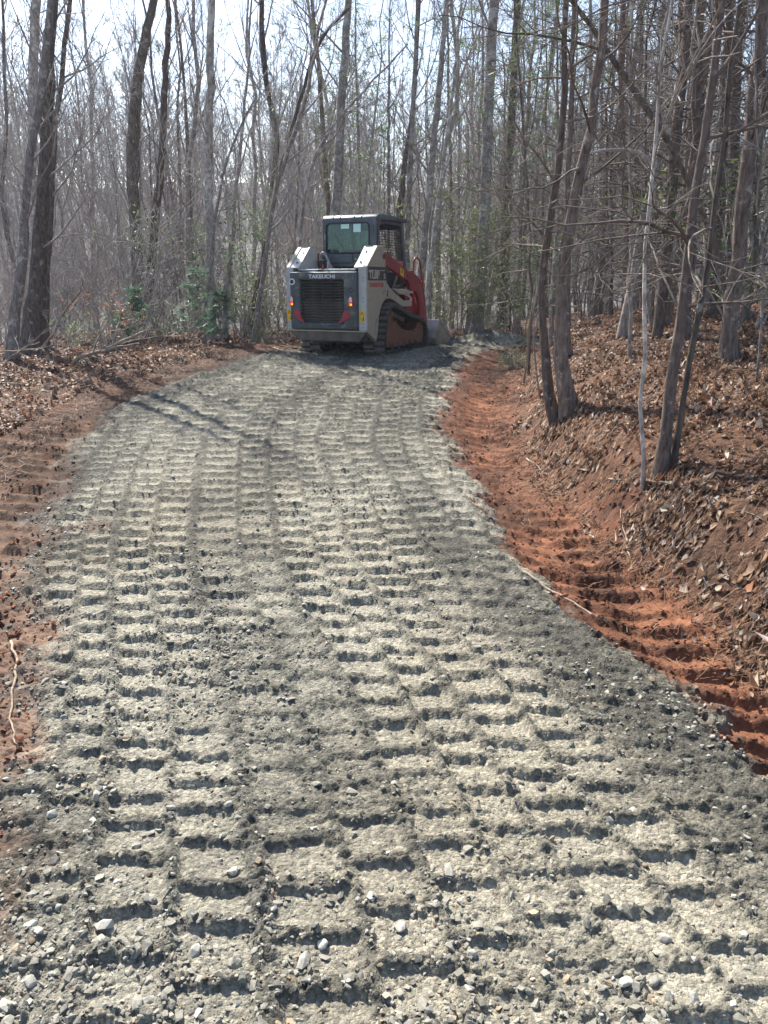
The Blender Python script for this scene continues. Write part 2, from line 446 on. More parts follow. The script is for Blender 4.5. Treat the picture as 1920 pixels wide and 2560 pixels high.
def ground_colour(x, y, g, s, flat):
    n1 = fbm(x * 3.0, y * 3.0, 101, 4, 0.6); n2 = fbm(x * 0.7, y * 0.7, 111, 3); n3 = vnoise(x * 90, y * 90, 121)
    cg = lerp3((0.082, 0.081, 0.071), (0.300, 0.286, 0.236), np.clip(0.14 + 0.66 * flat + 0.9 * (n1 - 0.5) + 0.5 * (n3 - 0.5) + 0.5 * (n2 - 0.5) + 0.75 * (vnoise((x - XC(np.minimum(y, 13.5))) * 2.6 + 5, y * 0.22, 141) - 0.5), 0, 1))
    tint = np.clip((0.62 - n2) * 2.2, 0, 1)[:, None] * np.clip(1.2 - 0.1 * y, 0, 1)[:, None]
    cg = cg * (1 - tint * 0.4) + cg * np.array([1.10, 0.99, 0.86]) * tint * 0.4
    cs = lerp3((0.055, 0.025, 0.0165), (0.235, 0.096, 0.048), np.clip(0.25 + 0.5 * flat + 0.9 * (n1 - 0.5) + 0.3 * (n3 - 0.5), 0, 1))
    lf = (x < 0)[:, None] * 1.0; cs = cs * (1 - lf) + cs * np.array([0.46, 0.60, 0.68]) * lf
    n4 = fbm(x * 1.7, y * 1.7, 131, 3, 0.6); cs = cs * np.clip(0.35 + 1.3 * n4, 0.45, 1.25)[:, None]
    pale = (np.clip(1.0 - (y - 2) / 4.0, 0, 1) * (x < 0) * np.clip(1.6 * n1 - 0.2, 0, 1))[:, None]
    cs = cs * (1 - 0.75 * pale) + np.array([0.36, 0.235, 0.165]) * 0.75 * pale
    cf = lerp3((0.045, 0.028, 0.020), (0.17, 0.088, 0.052), np.clip(n1 * 1.3 - 0.2 + 0.3 * (n3 - 0.5), 0, 1))
    red = np.clip(n2 * 2 - 0.7, 0, 1)[:, None] * 0.3
    cf = cf * (1 - red) + np.array([0.20, 0.085, 0.045]) * red
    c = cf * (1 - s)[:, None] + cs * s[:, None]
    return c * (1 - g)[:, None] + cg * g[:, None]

def build_near_ground():
    ys = [0.75]
    while ys[-1] < 23.0:
        y = ys[-1]
        ys.append(y + min(0.030 if y < 13.6 else 0.05, max(0.005, 1.12 * (y * y + 3.24) / 1391.0)))
    ys = np.array(ys); NC = 480
    sx = np.linspace(-1, 1, NC)
    X = sx[None] * (0.58 * ys + 1.0)[:, None]; Y = np.repeat(ys[:, None], NC, 1)
    x = X.ravel(); y = Y.ravel()
    g, s = masks(x, y)
    rel, flat, rough = relief(x, y, g, s)
    edge = np.minimum(1 - np.abs(sx), 0.02)[None] / 0.02 * np.ones_like(Y)
    edge *= sstep(23.0, 21.5, Y)
    z = land(x, y) + rel * edge.ravel()
    c = ground_colour(x, y, g, s, flat)
    V = np.stack([x, y, z], -1)
    n = len(ys)
    i = (np.arange(n - 1)[:, None] * NC + np.arange(NC - 1)[None]).ravel()
    Q = np.stack([i, i + 1, i + NC + 1, i + NC], -1)
    gq = g[Q].mean(1); sq = s[Q].mean(1)
    kind = np.where(gq > 0.5, 0, np.where(sq > 0.5, 1, 2))
    for k, (nm, mt) in enumerate((('road', 'gravel'), ('dirt_shoulder', 'soil'), ('ground', 'floor'))):
        q = Q[kind == k]
        used, inv = np.unique(q, return_inverse=True)
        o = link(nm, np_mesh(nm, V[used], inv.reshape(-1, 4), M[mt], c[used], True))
        o['kind'] = 'structure'

def build_far_ground():
    xs = np.concatenate([np.linspace(-260, -40, 45), np.linspace(-38, 38, 153), np.linspace(40, 260, 45)])
    ys = np.concatenate([np.linspace(-60, -2, 24), np.linspace(-1.5, 45, 187), np.linspace(47, 330, 100)])
    X, Y = np.meshgrid(xs, ys)
    x = X.ravel(); y = Y.ravel()
    z = land(x, y)
    inside = (np.abs(x) < 0.58 * y + 1.0) & (y > 0.75) & (y < 23)
    deep = (np.abs(x) < 0.58 * y + 1.0 - 0.9) & (y > 1.5) & (y < 22.2)
    z = z - 0.10 * inside
    g, s = masks(x, y)
    c = ground_colour(x, y, g * 0, s * 0, g * 0)
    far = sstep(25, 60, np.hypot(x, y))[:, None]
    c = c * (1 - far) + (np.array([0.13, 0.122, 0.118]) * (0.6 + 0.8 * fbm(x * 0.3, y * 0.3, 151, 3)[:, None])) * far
    NC = len(xs)
    i = (np.arange(len(ys) - 1)[:, None] * NC + np.arange(NC - 1)[None]).ravel()
    Q = np.stack([i, i + 1, i + NC + 1, i + NC], -1)
    Q = Q[~deep[Q].all(1)]
    used, inv = np.unique(Q, return_inverse=True)
    o = link('terrain', np_mesh('terrain', np.stack([x, y, z], -1)[used], inv.reshape(-1, 4), M['floor'], c[used], True))
    o['kind'] = 'structure'

build_near_ground()
build_far_ground()

# ---------------------------------------------------------------- the compact track loader
M['slate'] = mat_plain('slate_grey_paint', (0.060, 0.075, 0.088), 0.42, 0.0, 0.22, 5.0, 0.04, (0.16, 0.16, 0.14), 0.25)
M['slate_hood'] = mat_plain('slate_grey_plastic', (0.052, 0.061, 0.067), 0.55, 0.0, 0.25, 4.0, 0.05, (0.20, 0.19, 0.165), 0.35)
M['cream'] = mat_plain('cream_paint', (0.36, 0.32, 0.25), 0.55, 0.0, 0.10, 4.0, 0.05, (0.20, 0.15, 0.11), 0.28, dscale=4.0)
M['cream_clean'] = mat_plain('pale_grey_paint', (0.40, 0.40, 0.39), 0.45, 0.0, 0.08, 4.0, 0.03, (0.28, 0.24, 0.19), 0.20)
M['red'] = mat_plain('dark_red_paint', (0.26, 0.018, 0.026), 0.42, 0.0, 0.18, 5.0, 0.03, (0.17, 0.09, 0.07), 0.2)
M['red_lens'] = mat_plain('red_reflector', (0.26, 0.012, 0.03), 0.35, 0.0, 0.2, 30.0)
M['black'] = mat_plain('black_plastic', (0.014, 0.014, 0.016), 0.55, 0.0, 0.3, 10.0)
M['void'] = mat_plain('dark_interior', (0.008, 0.008, 0.009), 0.8)
M['slat'] = mat_plain('grille_slat', (0.060, 0.060, 0.058), 0.5, 0.2, 0.3, 20.0, 0.0, (0.16, 0.14, 0.11), 0.45)
M['rubber'] = mat_plain('dusty_rubber', (0.115, 0.110, 0.100), 0.9, 0.0, 0.35, 6.0, 0.3, (0.25, 0.23, 0.19), 0.4)
M['rubber_dark'] = mat_plain('dark_rubber', (0.035, 0.033, 0.031), 0.85, 0.0, 0.35, 6.0, 0.2, (0.14, 0.12, 0.10), 0.3)
M['rusty'] = mat_plain('clay_caked_steel', (0.20, 0.085, 0.042), 0.85, 0.0, 0.35, 6.0, 0.3, (0.11, 0.045, 0.028), 0.6)
M['underside'] = mat_plain('dirty_underside', (0.095, 0.080, 0.066), 0.85, 0.0, 0.3, 6.0, 0.2, (0.15, 0.12, 0.09), 0.4)
M['steel'] = mat_plain('worn_steel', (0.30, 0.30, 0.29), 0.5, 0.3, 0.25, 5.0, 0.08, (0.24, 0.21, 0.17), 0.5)
M['steel_tan'] = mat_plain('dusty_steel', (0.30, 0.255, 0.20), 0.7, 0.1, 0.25, 5.0, 0.1, (0.15, 0.11, 0.08), 0.4)
M['white_print'] = mat_plain('white_print', (0.62, 0.63, 0.64), 0.6, 0.0, 0.1, 20.0)
M['grey_print'] = mat_plain('grey_print', (0.42, 0.40, 0.36), 0.6, 0.0, 0.15, 20.0)
M['red_print'] = mat_plain('red_print', (0.42, 0.03, 0.03), 0.6, 0.0, 0.1, 20.0)
M['rose_print'] = mat_plain('rose_print', (0.45, 0.16, 0.15), 0.6, 0.0, 0.1, 20.0)
M['yellow'] = mat_plain('yellow_sticker', (0.72, 0.46, 0.02), 0.55, 0.0, 0.08, 10.0)
M['badge'] = mat_plain('black_badge', (0.028, 0.024, 0.022), 0.5, 0.0, 0.3, 10.0, 0.0, (0.10, 0.085, 0.07), 0.3)
M['paper'] = mat_plain('taped_paper', (0.55, 0.78, 0.72), 0.8, 0.0, 0.04, 3.0)
M['chrome'] = mat_plain('bolt_steel', (0.30, 0.29, 0.28), 0.45, 0.6, 0.2, 10.0)
M['clear_lens'] = mat_plain('clear_lens', (0.62, 0.52, 0.52), 0.15, 0.0, 0.25, 60.0)

def mat_glow(name, col, strength):
    m, nt, b = new_mat(name)
    b.inputs['Base Color'].default_value = (*col, 1)
    b.inputs['Emission Color'].default_value = (*col, 1)
    b.inputs['Emission Strength'].default_value = strength
    b.inputs['Roughness'].default_value = 0.25
    return m
M['lamp_red'] = mat_glow('lit_tail_lamp', (0.80, 0.06, 0.01), 0.30)
M['lamp_amber'] = mat_glow('lit_bulb', (1.0, 0.38, 0.02), 1.2)

def mat_glass(name, tint, refl=0.12):
    m, nt, b = new_mat(name)
    out = nt.nodes['Material Output']
    tr = nd(nt, 'ShaderNodeBsdfTransparent'); tr.inputs['Color'].default_value = (*tint, 1)
    gl = nd(nt, 'ShaderNodeBsdfGlossy', Roughness=0.02); gl.inputs['Color'].default_value = (0.9, 0.95, 0.95, 1)
    fr = nd(nt, 'ShaderNodeFresnel', IOR=1.5)
    ad = nd(nt, 'ShaderNodeMath', operation='ADD'); ad.inputs[1].default_value = refl
    nt.links.new(fr.outputs[0], ad.inputs[0])
    mx = nd(nt, 'ShaderNodeMixShader')
    nt.links.new(ad.outputs[0], mx.inputs[0]); nt.links.new(tr.outputs[0], mx.inputs[1]); nt.links.new(gl.outputs[0], mx.inputs[2])
    nt.links.new(mx.outputs[0], out.inputs['Surface'])
    return m
M['glass'] = mat_glass('tinted_cab_glass', (0.34, 0.56, 0.53), 0.015)

def box_vf(x0, x1, y0, y1, z0, z1):
    V = np.array([(x0, y0, z0), (x1, y0, z0), (x1, y1, z0), (x0, y1, z0), (x0, y0, z1), (x1, y0, z1), (x1, y1, z1), (x0, y1, z1)], float)
    Q = np.array([(0, 3, 2, 1), (4, 5, 6, 7), (0, 1, 5, 4), (1, 2, 6, 5), (2, 3, 7, 6), (3, 0, 4, 7)])
    return V, Q

def bm_obj(name, V, faces, mat, parent, bevel=0.0, seg=2, smooth=False):
    me = bpy.data.meshes.new(name)
    me.from_pydata([tuple(map(float, v)) for v in V], [], [tuple(int(i) for i in f) for f in faces])
    me.update()
    import bmesh
    bm = bmesh.new(); bm.from_mesh(me)
    bmesh.ops.recalc_face_normals(bm, faces=bm.faces)
    bm.to_mesh(me); bm.free()
    me.materials.append(mat)
    if smooth: me.polygons.foreach_set('use_smooth', np.ones(len(me.polygons), bool))
    o = link(name, me, parent)
    if bevel:
        b = o.modifiers.new('bevel', 'BEVEL'); b.width = bevel; b.segments = seg; b.limit_method = 'ANGLE'; b.angle_limit = math.radians(35)
    return o

def boxp(name, x0, x1, y0, y1, z0, z1, mat, parent, bevel=0.006, seg=2):
    V, Q = box_vf(x0, x1, y0, y1, z0, z1)
    return bm_obj(name, V, Q, M[mat], parent, bevel, seg)

def prism_vf(poly, a, b, axis):
    """Polygon swept along an axis: axis 0 takes (y,z), axis 1 (x,z), axis 2 (x,y)."""
    n = len(poly); V = []
    for t in (a, b):
        for p, q in poly:
            V.append((t, p, q) if axis == 0 else (p, t, q) if axis == 1 else (p, q, t))
    F = [tuple(range(n - 1, -1, -1)), tuple(range(n, 2 * n))] + [(i, (i + 1) % n, n + (i + 1) % n, n + i) for i in range(n)]
    return V, F

def prism(name, poly, a, b, axis, mat, parent, bevel=0.006, seg=2):
    V, F = prism_vf(poly, a, b, axis)
    return bm_obj(name, V, F, M[mat], parent, bevel, seg)

def cyl(name, p0, p1, r, mat, parent, sides=16, bevel=0.0, r2=None):
    a = Acc(); a.tube([p0, p1], [r, r if r2 is None else r2], sides, cap=True)
    me = a.mesh(name, M[mat], False)
    o = link(name, me, parent)
    if bevel:
        b = o.modifiers.new('bevel', 'BEVEL'); b.width = bevel; b.segments = 2; b.limit_method = 'ANGLE'
    return o

def pipe(name, pts, r, mat, parent, sides=8, sub=6):
    pts = np.asarray(pts, float)
    t = np.arange(len(pts)); tt = np.linspace(0, len(pts) - 1, (len(pts) - 1) * sub + 1)
    P = np.stack([np.interp(tt, t, pts[:, k]) for k in range(3)], -1)
    k = np.array([1, 2, 3, 2, 1.]); k /= k.sum()
    P2 = np.stack([np.convolve(np.pad(P[:, j], 2, mode='edge'), k, 'valid') for j in range(3)], -1)
    P2[0] = P[0]; P2[-1] = P[-1]
    a = Acc(); a.tube(P2, np.full(len(P2), r), sides, cap=True)
    return link(name, a.mesh(name, M[mat], True), parent)

def lettering(name, text, size, loc, rot, mat, parent, sx=1.0, bold=0.0, spacing=1.0, align='LEFT'):
    cu = bpy.data.curves.new(name, 'FONT')
    cu.body = text; cu.size = size; cu.extrude = 0.0015; cu.offset = bold; cu.space_character = spacing
    cu.align_x = align
    cu.materials.append(M[mat])
    tmp = link('text_outline', cu)
    bpy.context.view_layer.update()
    me = bpy.data.meshes.new_from_object(tmp.evaluated_get(bpy.context.evaluated_depsgraph_get()))
    bpy.data.objects.remove(tmp); bpy.data.curves.remove(cu)
    if not me.materials: me.materials.append(M[mat])
    o = link(name, me, parent)
    o.location = loc; o.rotation_euler = rot; o.scale = (sx, 1, 1)
    return o

def build_loader():
    YAW = math.radians(24.0); PT = math.radians(-2.5)
    root = empty('track_loader', (-0.3415, 14.279, -0.012))
    root.rotation_mode = 'ZXY'
    root.rotation_euler = (PT, 0, -YAW)
    tag(root, 'slate grey and cream tracked loader with red arms on the gravel road', 'track loader')
    REAR = (math.pi / 2, 0, 0); SIDE = (math.pi / 2, 0, math.pi / 2)

    # ---- lower chassis tub and belly
    body = prism('chassis', [(-1.46, 0.42), (-1.18, 0.22), (0.9, 0.24), (1.0, 0.5), (0.95, 1.0), (-0.5, 1.0), (-1.40, 1.0), (-1.46, 0.9)], -0.42, 0.42, 0, 'underside', root, 0.01)
    boxp('rear_skirt', -0.735, 0.725, -1.50, -1.10, 0.424, 0.445, 'cream', root, 0.004)
    prism('belly_pan', [(-0.72, 0.422), (0.71, 0.422), (0.60, 0.27), (-0.52, 0.27)], -1.475, -1.20, 1, 'underside', root, 0.01)

    # ---- rear frame posts and side panels, left and right
    for sgn in (-1, 1):
        outer = 0.735 * sgn; inner = 0.66 * sgn
        poly = [(-1.46, 0.435), (-1.12, 0.26), (-1.05, 0.42), (-1.01, 0.62), (-0.96, 0.76), (-0.86, 0.87), (-0.74, 0.925), (-0.60, 0.935),
                (-0.44, 0.915), (0.00, 0.785), (0.43, 0.785), (0.43, 0.885), (0.05, 0.890), (-0.40, 1.04), (-0.57, 1.11), (-0.70, 1.20),
                (-0.735, 1.45), (-0.765, 1.62), (-0.80, 1.71), (-0.87, 1.755), (-1.06, 1.76), (-1.46, 1.435)]
        prism('side_panel', poly, min(outer, inner), max(outer, inner), 0, 'cream', root, 0.008)
        # inner tower wall
        ia, ib = 0.50 * sgn, 0.53 * sgn
        prism('tower_wall', [(-1.44, 1.38), (-0.84, 1.38), (-0.80, 1.66), (-0.88, 1.75), (-1.06, 1.755), (-1.44, 1.43)], min(ia, ib), max(ia, ib), 0, 'cream_clean', root, 0.005)
        # sloped cap plates between the walls
        x0, x1 = (0.50, 0.66) if sgn > 0 else (-0.66, -0.50)
        for (ya, za, yb, zb) in ((-1.455, 1.425, -1.285, 1.562), (-1.275, 1.570, -1.06, 1.745)):
            V = [(x0, ya, za), (x1, ya, za), (x1, yb, zb), (x0, yb, zb), (x0, ya + .015, za - .02), (x1, ya + .015, za - .02), (x1, yb + .015, zb - .02), (x0, yb + .015, zb - .02)]
            pl = bm_obj('tower_plate', V, [(0, 1, 2, 3), (7, 6, 5, 4), (0, 4, 5, 1), (1, 5, 6, 2), (2, 6, 7, 3), (3, 7, 4, 0)], M['cream_clean'], root, 0.003)
            ym, zm = (ya * .45 + yb * .55), (za * .45 + zb * .55)
            cyl('bolt', (0.58 * sgn, ym + .006, zm - .006), (0.58 * sgn, ym - .008, zm + .010), 0.014, 'void', pl, 10)
        boxp('tower_cap', x0, x1, -1.06, -0.88, 1.742, 1.757, 'cream', root, 0.003)
        # rear post face (pale, bolted)
        px0, px1 = (0.585, 0.725) if sgn > 0 else (-0.735, -0.60)
        post = boxp('rear_post', px0, px1, -1.475, -1.40, 0.45, 1.432, 'cream_clean', root, 0.006)
        bx = 0.665 if sgn > 0 else -0.705
        for bz in (0.50, 0.555, 0.90, 0.955, 1.215, 1.262):
            cyl('bolt', (bx, -1.474, bz), (bx, -1.486, bz), 0.013, 'chrome', post, 10, 0.003)
        # yellow warning sticker with a triangle and a little figure
        sx0, sx1 = (0.605, 0.692) if sgn > 0 else (-0.728, -0.645)
        st = boxp('warning_sticker', sx0, sx1, -1.4785, -1.4755, 0.585, 0.765, 'yellow', post, 0.0)
        cx = (sx0 + sx1) / 2
        tri = Acc()
        for a_, b_ in (((-.030, .700), (.030, .700)), ((.030, .700), (0, .752)), ((0, .752), (-.030, .700)), ((0, .712), (0, .735))):
            tri.tube([(cx + a_[0], -1.4795, a_[1]), (cx + b_[0], -1.4795, b_[1])], [.0035, .0035], 4)
        link('warning_triangle', tri.mesh('warning_triangle', M['black'], False), st)
        fig = Acc()
        fig.tube([(cx + .024, -1.4795, .600), (cx + .024, -1.4795, .655)], [.007, .009], 5, cap=True)
        fig.tube([(cx + .024, -1.4795, .660), (cx + .024, -1.4795, .675)], [.006, .006], 5, cap=True)
        fig.tube([(cx - .030, -1.4795, .645), (cx - .010, -1.4795, .640)], [.004, .004], 4, cap=True)
        fig.tube([(cx - .012, -1.4795, .620), (cx + .010, -1.4795, .617)], [.004, .004], 4, cap=True)
        link('warning_figure', fig.mesh('warning_figure', M['black'], False), st)
        # pivot boss on the tower and inspection plate
        cyl('pivot_boss', (0.70 * sgn, -0.82, 1.60), (0.742 * sgn, -0.82, 1.60), 0.045, 'rusty', root, 14)
        sp = 0.736 * sgn
        hatch = [(-1.38, 0.50), (-1.12, 0.50), (-1.12, 0.745), (-1.15, 0.775), (-1.35, 0.775), (-1.38, 0.745)]
        prism('inspection_hatch', hatch, min(sp, sp + .004 * sgn), max(sp, sp + .004 * sgn), 0, 'cream', root, 0.002)
        cyl('rear_link_pin', (0.72 * sgn, -0.70, 1.03), (0.748 * sgn, -0.70, 1.03), 0.05, 'cream', root, 14, 0.004)
        prism('link_slot', [(-0.715, 0.97), (-0.685, 0.97), (-0.68, 1.075), (-0.705, 1.075)], min(.745 * sgn, .752 * sgn), max(.745 * sgn, .752 * sgn), 0, 'void', root, 0.0)

    # badge and lettering on the right flank
    bd = prism('model_badge', [(-1.44, 1.225), (-0.70, 1.225), (-0.715, 1.435), (-1.43, 1.435)], 0.7355, 0.7385, 0, 'badge', root, 0.0)
    lettering('lettering', 'TL8R', 0.165, (0.7395, -1.405, 1.255), SIDE, 'grey_print', bd, 1.22, 0.006, 0.95)
    lettering('lettering', '2', 0.105, (0.7395, -0.835, 1.255), SIDE, 'grey_print', bd, 1.35, 0.005)
    boxp('badge_stripe', 0.7390, 0.7410, -1.40, -0.79, 1.374, 1.386, 'grey_print', bd, 0.0)
    lettering('lettering', 'TAKEUCHI', 0.088, (0.7375, -1.39, 1.125), SIDE, 'red_print', root, 1.30, 0.0025, 1.0)

    # ---- rear hood
    hx0, hx1, hz0, hz1 = -0.645, 0.595, 0.455, 1.365
    gx0, gx1, gz0, gz1 = -0.445, 0.330, 0.565, 1.225
    def hood_ring(inset, y, dz=0.0):
        return [(hx0 + inset, y, hz0 + inset * .7), (hx1 - inset, y, hz0 + inset * .7), (hx1 - inset, y, hz1 - inset), (hx0 + inset, y, hz1 - inset)]
    outer_f = hood_ring(0.012, -1.535); outer_b = hood_ring(0.0, -1.40)
    inner_f = [(gx0 - .03, -1.535, gz0 - .025), (gx1 + .03, -1.535, gz0 - .025), (gx1 + .03, -1.535, gz1 + .03), (gx0 - .03, -1.535, gz1 + .03)]
    inner_b = [(gx0, -1.495, gz0), (gx1, -1.495, gz0), (gx1, -1.495, gz1), (gx0, -1.495, gz1)]
    inner_c = [(gx0, -1.44, gz0), (gx1, -1.44, gz0), (gx1, -1.44, gz1), (gx0, -1.44, gz1)]
    V = outer_b + outer_f + inner_f + inner_b + inner_c
    F = []
    for a_ in range(4):
        for i in range(4):
            j = (i + 1) % 4
            F.append((a_ * 4 + i, a_ * 4 + j, a_ * 4 + 4 + j, a_ * 4 + 4 + i))
    F.append((16, 17, 18, 19)); F.append((3, 2, 1, 0))
    hood = bm_obj('rear_hood', V, F, M['slate_hood'], root, 0.022, 3)
    for p in hood.data.polygons: p.use_smooth = True
    bk = boxp('grille_back', gx0 + .003, gx1 - .003, -1.4415, -1.4385, gz0 + .003, gz1 - .003, 'void', hood, 0.0)
    nsl = 15
    sl_mesh = None
    for k in range(nsl):
        z = gz0 + 0.022 + (gz1 - gz0 - 0.05) * k / (nsl - 1)
        if sl_mesh is None:
            V_, F_ = prism_vf([(-1.497, -0.006), (-1.452, 0.016), (-1.450, 0.022), (-1.499, 0.001)], gx0 + .002, gx1 - .002, 0)
            s0 = bm_obj('grille_slat', V_, F_, M['slat'], hood, 0.0); sl_mesh = s0.data
        else:
            s0 = link('grille_slat', sl_mesh, hood)
        s0.location = (0, 0, z)
    boxp('grille_rib', -0.068, -0.060, -1.478, -1.470, gz0 + .005, gz1 - .005, 'slat', hood, 0.0)
    # lower lip crease
    lip = Acc(); lip.tube([(-0.585, -1.537, 0.640), (-0.36, -1.540, 0.545), (-0.06, -1.541, 0.525), (0.26, -1.540, 0.545), (0.455, -1.537, 0.640)], [0.007, .012, .013, .012, .007], 6, cap=True)
    link('bumper_crease', lip.mesh('bumper_crease', M['slate'], True), hood)
    # reflectors
    for pts in ([(-0.575, 0.735), (-0.555, 0.770), (-0.455, 0.755), (-0.435, 0.660), (-0.375, 0.585), (-0.355, 0.570), (-0.38, 0.562), (-0.580, 0.650)],
                [(0.455, 0.715), (0.435, 0.755), (0.345, 0.755), (0.322, 0.660), (0.262, 0.585), (0.242, 0.570), (0.268, 0.562), (0.465, 0.640)]):
        prism('reflector', pts, -1.548, -1.515, 1, 'red_lens', hood, 0.005)
    # tail lamps: red bezel, clear upper lens, lit lower lens with bulb
    for cx, w in ((-0.598, 0.068), (0.482, 0.074)):
        zc = 0.90
        def lampshape(k):
            return [(cx - w / 2 * k, zc - .085 * k), (cx + w / 2 * k, zc - .085 * k), (cx + w / 2 * k, zc + .045 * k), (cx + w * .30 * k, zc + .085 * k), (cx - w * .05 * k, zc + .10 * k), (cx - w / 2 * k, zc + .05 * k)]
        tl = prism('tail_lamp', lampshape(1.0), -1.552, -1.520, 1, 'red_lens', hood, 0.006)
        prism('clear_lens', [(x, max(z, zc - .005)) for x, z in lampshape(0.78)], -1.557, -1.550, 1, 'clear_lens', tl, 0.002)
        prism('lit_lens', [(x, min(z, zc - .012)) for x, z in lampshape(0.80)][:3] + [(cx - w * .4, zc - .012)], -1.557, -1.550, 1, 'lamp_red', tl, 0.002)
        cyl('bulb', (cx + .012, -1.556, zc - .047), (cx + .012, -1.560, zc - .047), 0.013, 'lamp_amber', tl, 10)
    # round cap with white ring
    cyl('filler_ring', (-0.585, -1.530, 1.205), (-0.585, -1.545, 1.205), 0.053, 'white_print', hood, 24, 0.004)
    cyl('filler_cap', (-0.585, -1.540, 1.205), (-0.585, -1.553, 1.205), 0.031, 'black', hood, 18, 0.003)
    # sounder holes
    for k in range(6):
        a_ = k * math.pi / 3
        cyl('sounder_hole', (0.478 + .032 * math.cos(a_), -1.530, 1.075 + .032 * math.sin(a_)), (0.478 + .032 * math.cos(a_), -1.5375, 1.075 + .032 * math.sin(a_)), 0.011, 'void', hood, 8)
    lettering('lettering', 'TAKEUCHI', 0.082, (-0.275, -1.538, 1.258), REAR, 'white_print', hood, 1.22, 0.002, 1.0)
    # latch cowl and red antenna stub on top edge
    prism('latch_cowl', [(-0.20, 1.325), (0.03, 1.325), (0.005, 1.365), (-0.055, 1.40), (-0.115, 1.40), (-0.175, 1.365)], -1.50, -1.36, 1, 'black', hood, 0.012)
    cyl('red_stub', (-0.085, -1.40, 1.385), (-0.085, -1.40, 1.475), 0.013, 'red_print', hood, 8)
    # engine deck with ribs
    deck = boxp('engine_deck', -0.50, 0.50, -1.42, -0.60, 1.372, 1.400, 'cream_clean', root, 0.01)
    for k in range(6):
        x = -0.05 + k * 0.075
        boxp('deck_rib', x, x + .022, -1.25, -0.70, 1.400, 1.412, 'steel', deck, 0.004)
    cyl('exhaust_stack', (-0.40, -0.86, 1.395), (-0.40, -0.86, 1.56), 0.062, 'black', root, 16, 0.02)
    pipe('hose', [(-0.50, -0.72, 1.42), (-0.48, -0.73, 1.60), (-0.44, -0.74, 1.68), (-0.38, -0.74, 1.64), (-0.31, -0.74, 1.50), (-0.27, -0.74, 1.42)], 0.028, 'chrome', root)
    boxp('hinge_bracket', -0.335, -0.305, -0.80, -0.72, 1.39, 1.53, 'cream_clean', root, 0.01)
    boxp('engine_bay', -0.52, 0.52, -1.40, -0.55, 0.95, 1.370, 'void', root, 0.0)

    # ---- cab
    cab = empty('cab'); cab.parent = root
    # rear wall with window opening
    yb, yf = -0.56, 0.70
    cx0, cx1 = -0.525, 0.485
    wz0, wz1 = 1.675, 2.155; wx0, wx1 = -0.455, 0.355
    def rect(x0, x1, z0, z1, r, n=5):
        pts = []
        for (cx, cz, a0) in ((x1 - r, z1 - r, 0), (x0 + r, z1 - r, 90), (x0 + r, z0 + r, 180), (x1 - r, z0 + r, 270)):
            for k in range(n):
                a_ = math.radians(a0 + 90 * k / (n - 1)); pts.append((cx + r * math.cos(a_), cz + r * math.sin(a_)))
        return pts
    out_p = rect(cx0, cx1, 1.46, 2.215, 0.05); in_p = rect(wx0, wx1, wz0, wz1, 0.07)
    n = len(out_p)
    V = [(x, yb, z) for x, z in out_p] + [(x, yb - .008, z) for x, z in in_p] + [(x, yb + .05, z) for x, z in in_p] + [(x, yb + .05, z) for x, z in out_p]
    F = []
    for a_ in range(3):
        for i in range(n):
            j = (i + 1) % n
            F.append((a_ * n + i, a_ * n + j, a_ * n + n + j, a_ * n + n + i))
    for i in range(n): F.append((3 * n + i, 3 * n + (i + 1) % n, (i + 1) % n, i))
    bm_obj('rear_wall', V, F, M['slate'], cab, 0.0)
    # window gasket and glass
    gk = Acc(); ring = [(x, yb - .012, z) for x, z in in_p]; ring.append(ring[0]); ring.append(ring[1])
    gk.tube(ring, [0.013] * len(ring), 6)
    win = link('window_gasket', gk.mesh('window_gasket', M['black'], True), cab)
    Vg, Fg = prism_vf(in_p, yb + .004, yb + .010, 1)
    bm_obj('rear_window', Vg, Fg, M['glass'], win, 0.0)
    for (x0, x1, z0, z1) in ((-0.175, -0.020, 2.065, 2.135), (0.060, 0.195, 2.005, 2.135)):
        boxp('taped_paper', x0, x1, yb + .000, yb + .003, z0, z1, 'paper', win, 0.0)
    boxp('wiper_cover', -0.40, 0.045, yb - .04, yb, 1.515, 1.655, 'slate', cab, 0.008)
    for bx in (-0.41, 0.10): cyl('bolt', (bx, yb - .015, 1.575), (bx, yb, 1.575), 0.016, 'chrome', cab, 10)
    cyl('hinge_pin', (-0.475, yb - .012, 1.90), (-0.475, yb - .012, 1.985), 0.010, 'chrome', cab, 8)
    for zz in (2.07, 2.10, 2.02): cyl('bolt', (0.43, yb - .006, zz), (0.43, yb, zz), 0.012, 'black', cab, 8)
    # roof: rounded shell with ribs, visor
    prof = []
    for k in range(9):
        a_ = math.radians(180 - 180 * k / 8)
    rp = [(yb - .005, 2.18), (yb + .005, 2.225), (yb + .04, 2.262), (yb + .10, 2.285), (yb + .25, 2.296), (0.0, 2.300), (0.45, 2.298), (yf, 2.290), (yf + .10, 2.270), (yf + .10, 2.245), (yf, 2.215), (0.0, 2.215), (yb + .05, 2.18)]
    roof = prism('roof', rp, cx0 - .005, cx1 + .005, 0, 'slate', cab, 0.028, 3)
    for p in roof.data.polygons: p.use_smooth = True
    for x in (-0.335, -0.205, 0.065, 0.195):
        rb = Acc(); rb.tube([(x, yb - .004, 2.19), (x, yb + .006, 2.228), (x, yb + .042, 2.264), (x, yb + .10, 2.288), (x, yb + .30, 2.298), (x, 0.5, 2.301)], [.009] * 6, 6)
        link('roof_rib', rb.mesh('roof_rib', M['slate'], True), roof)
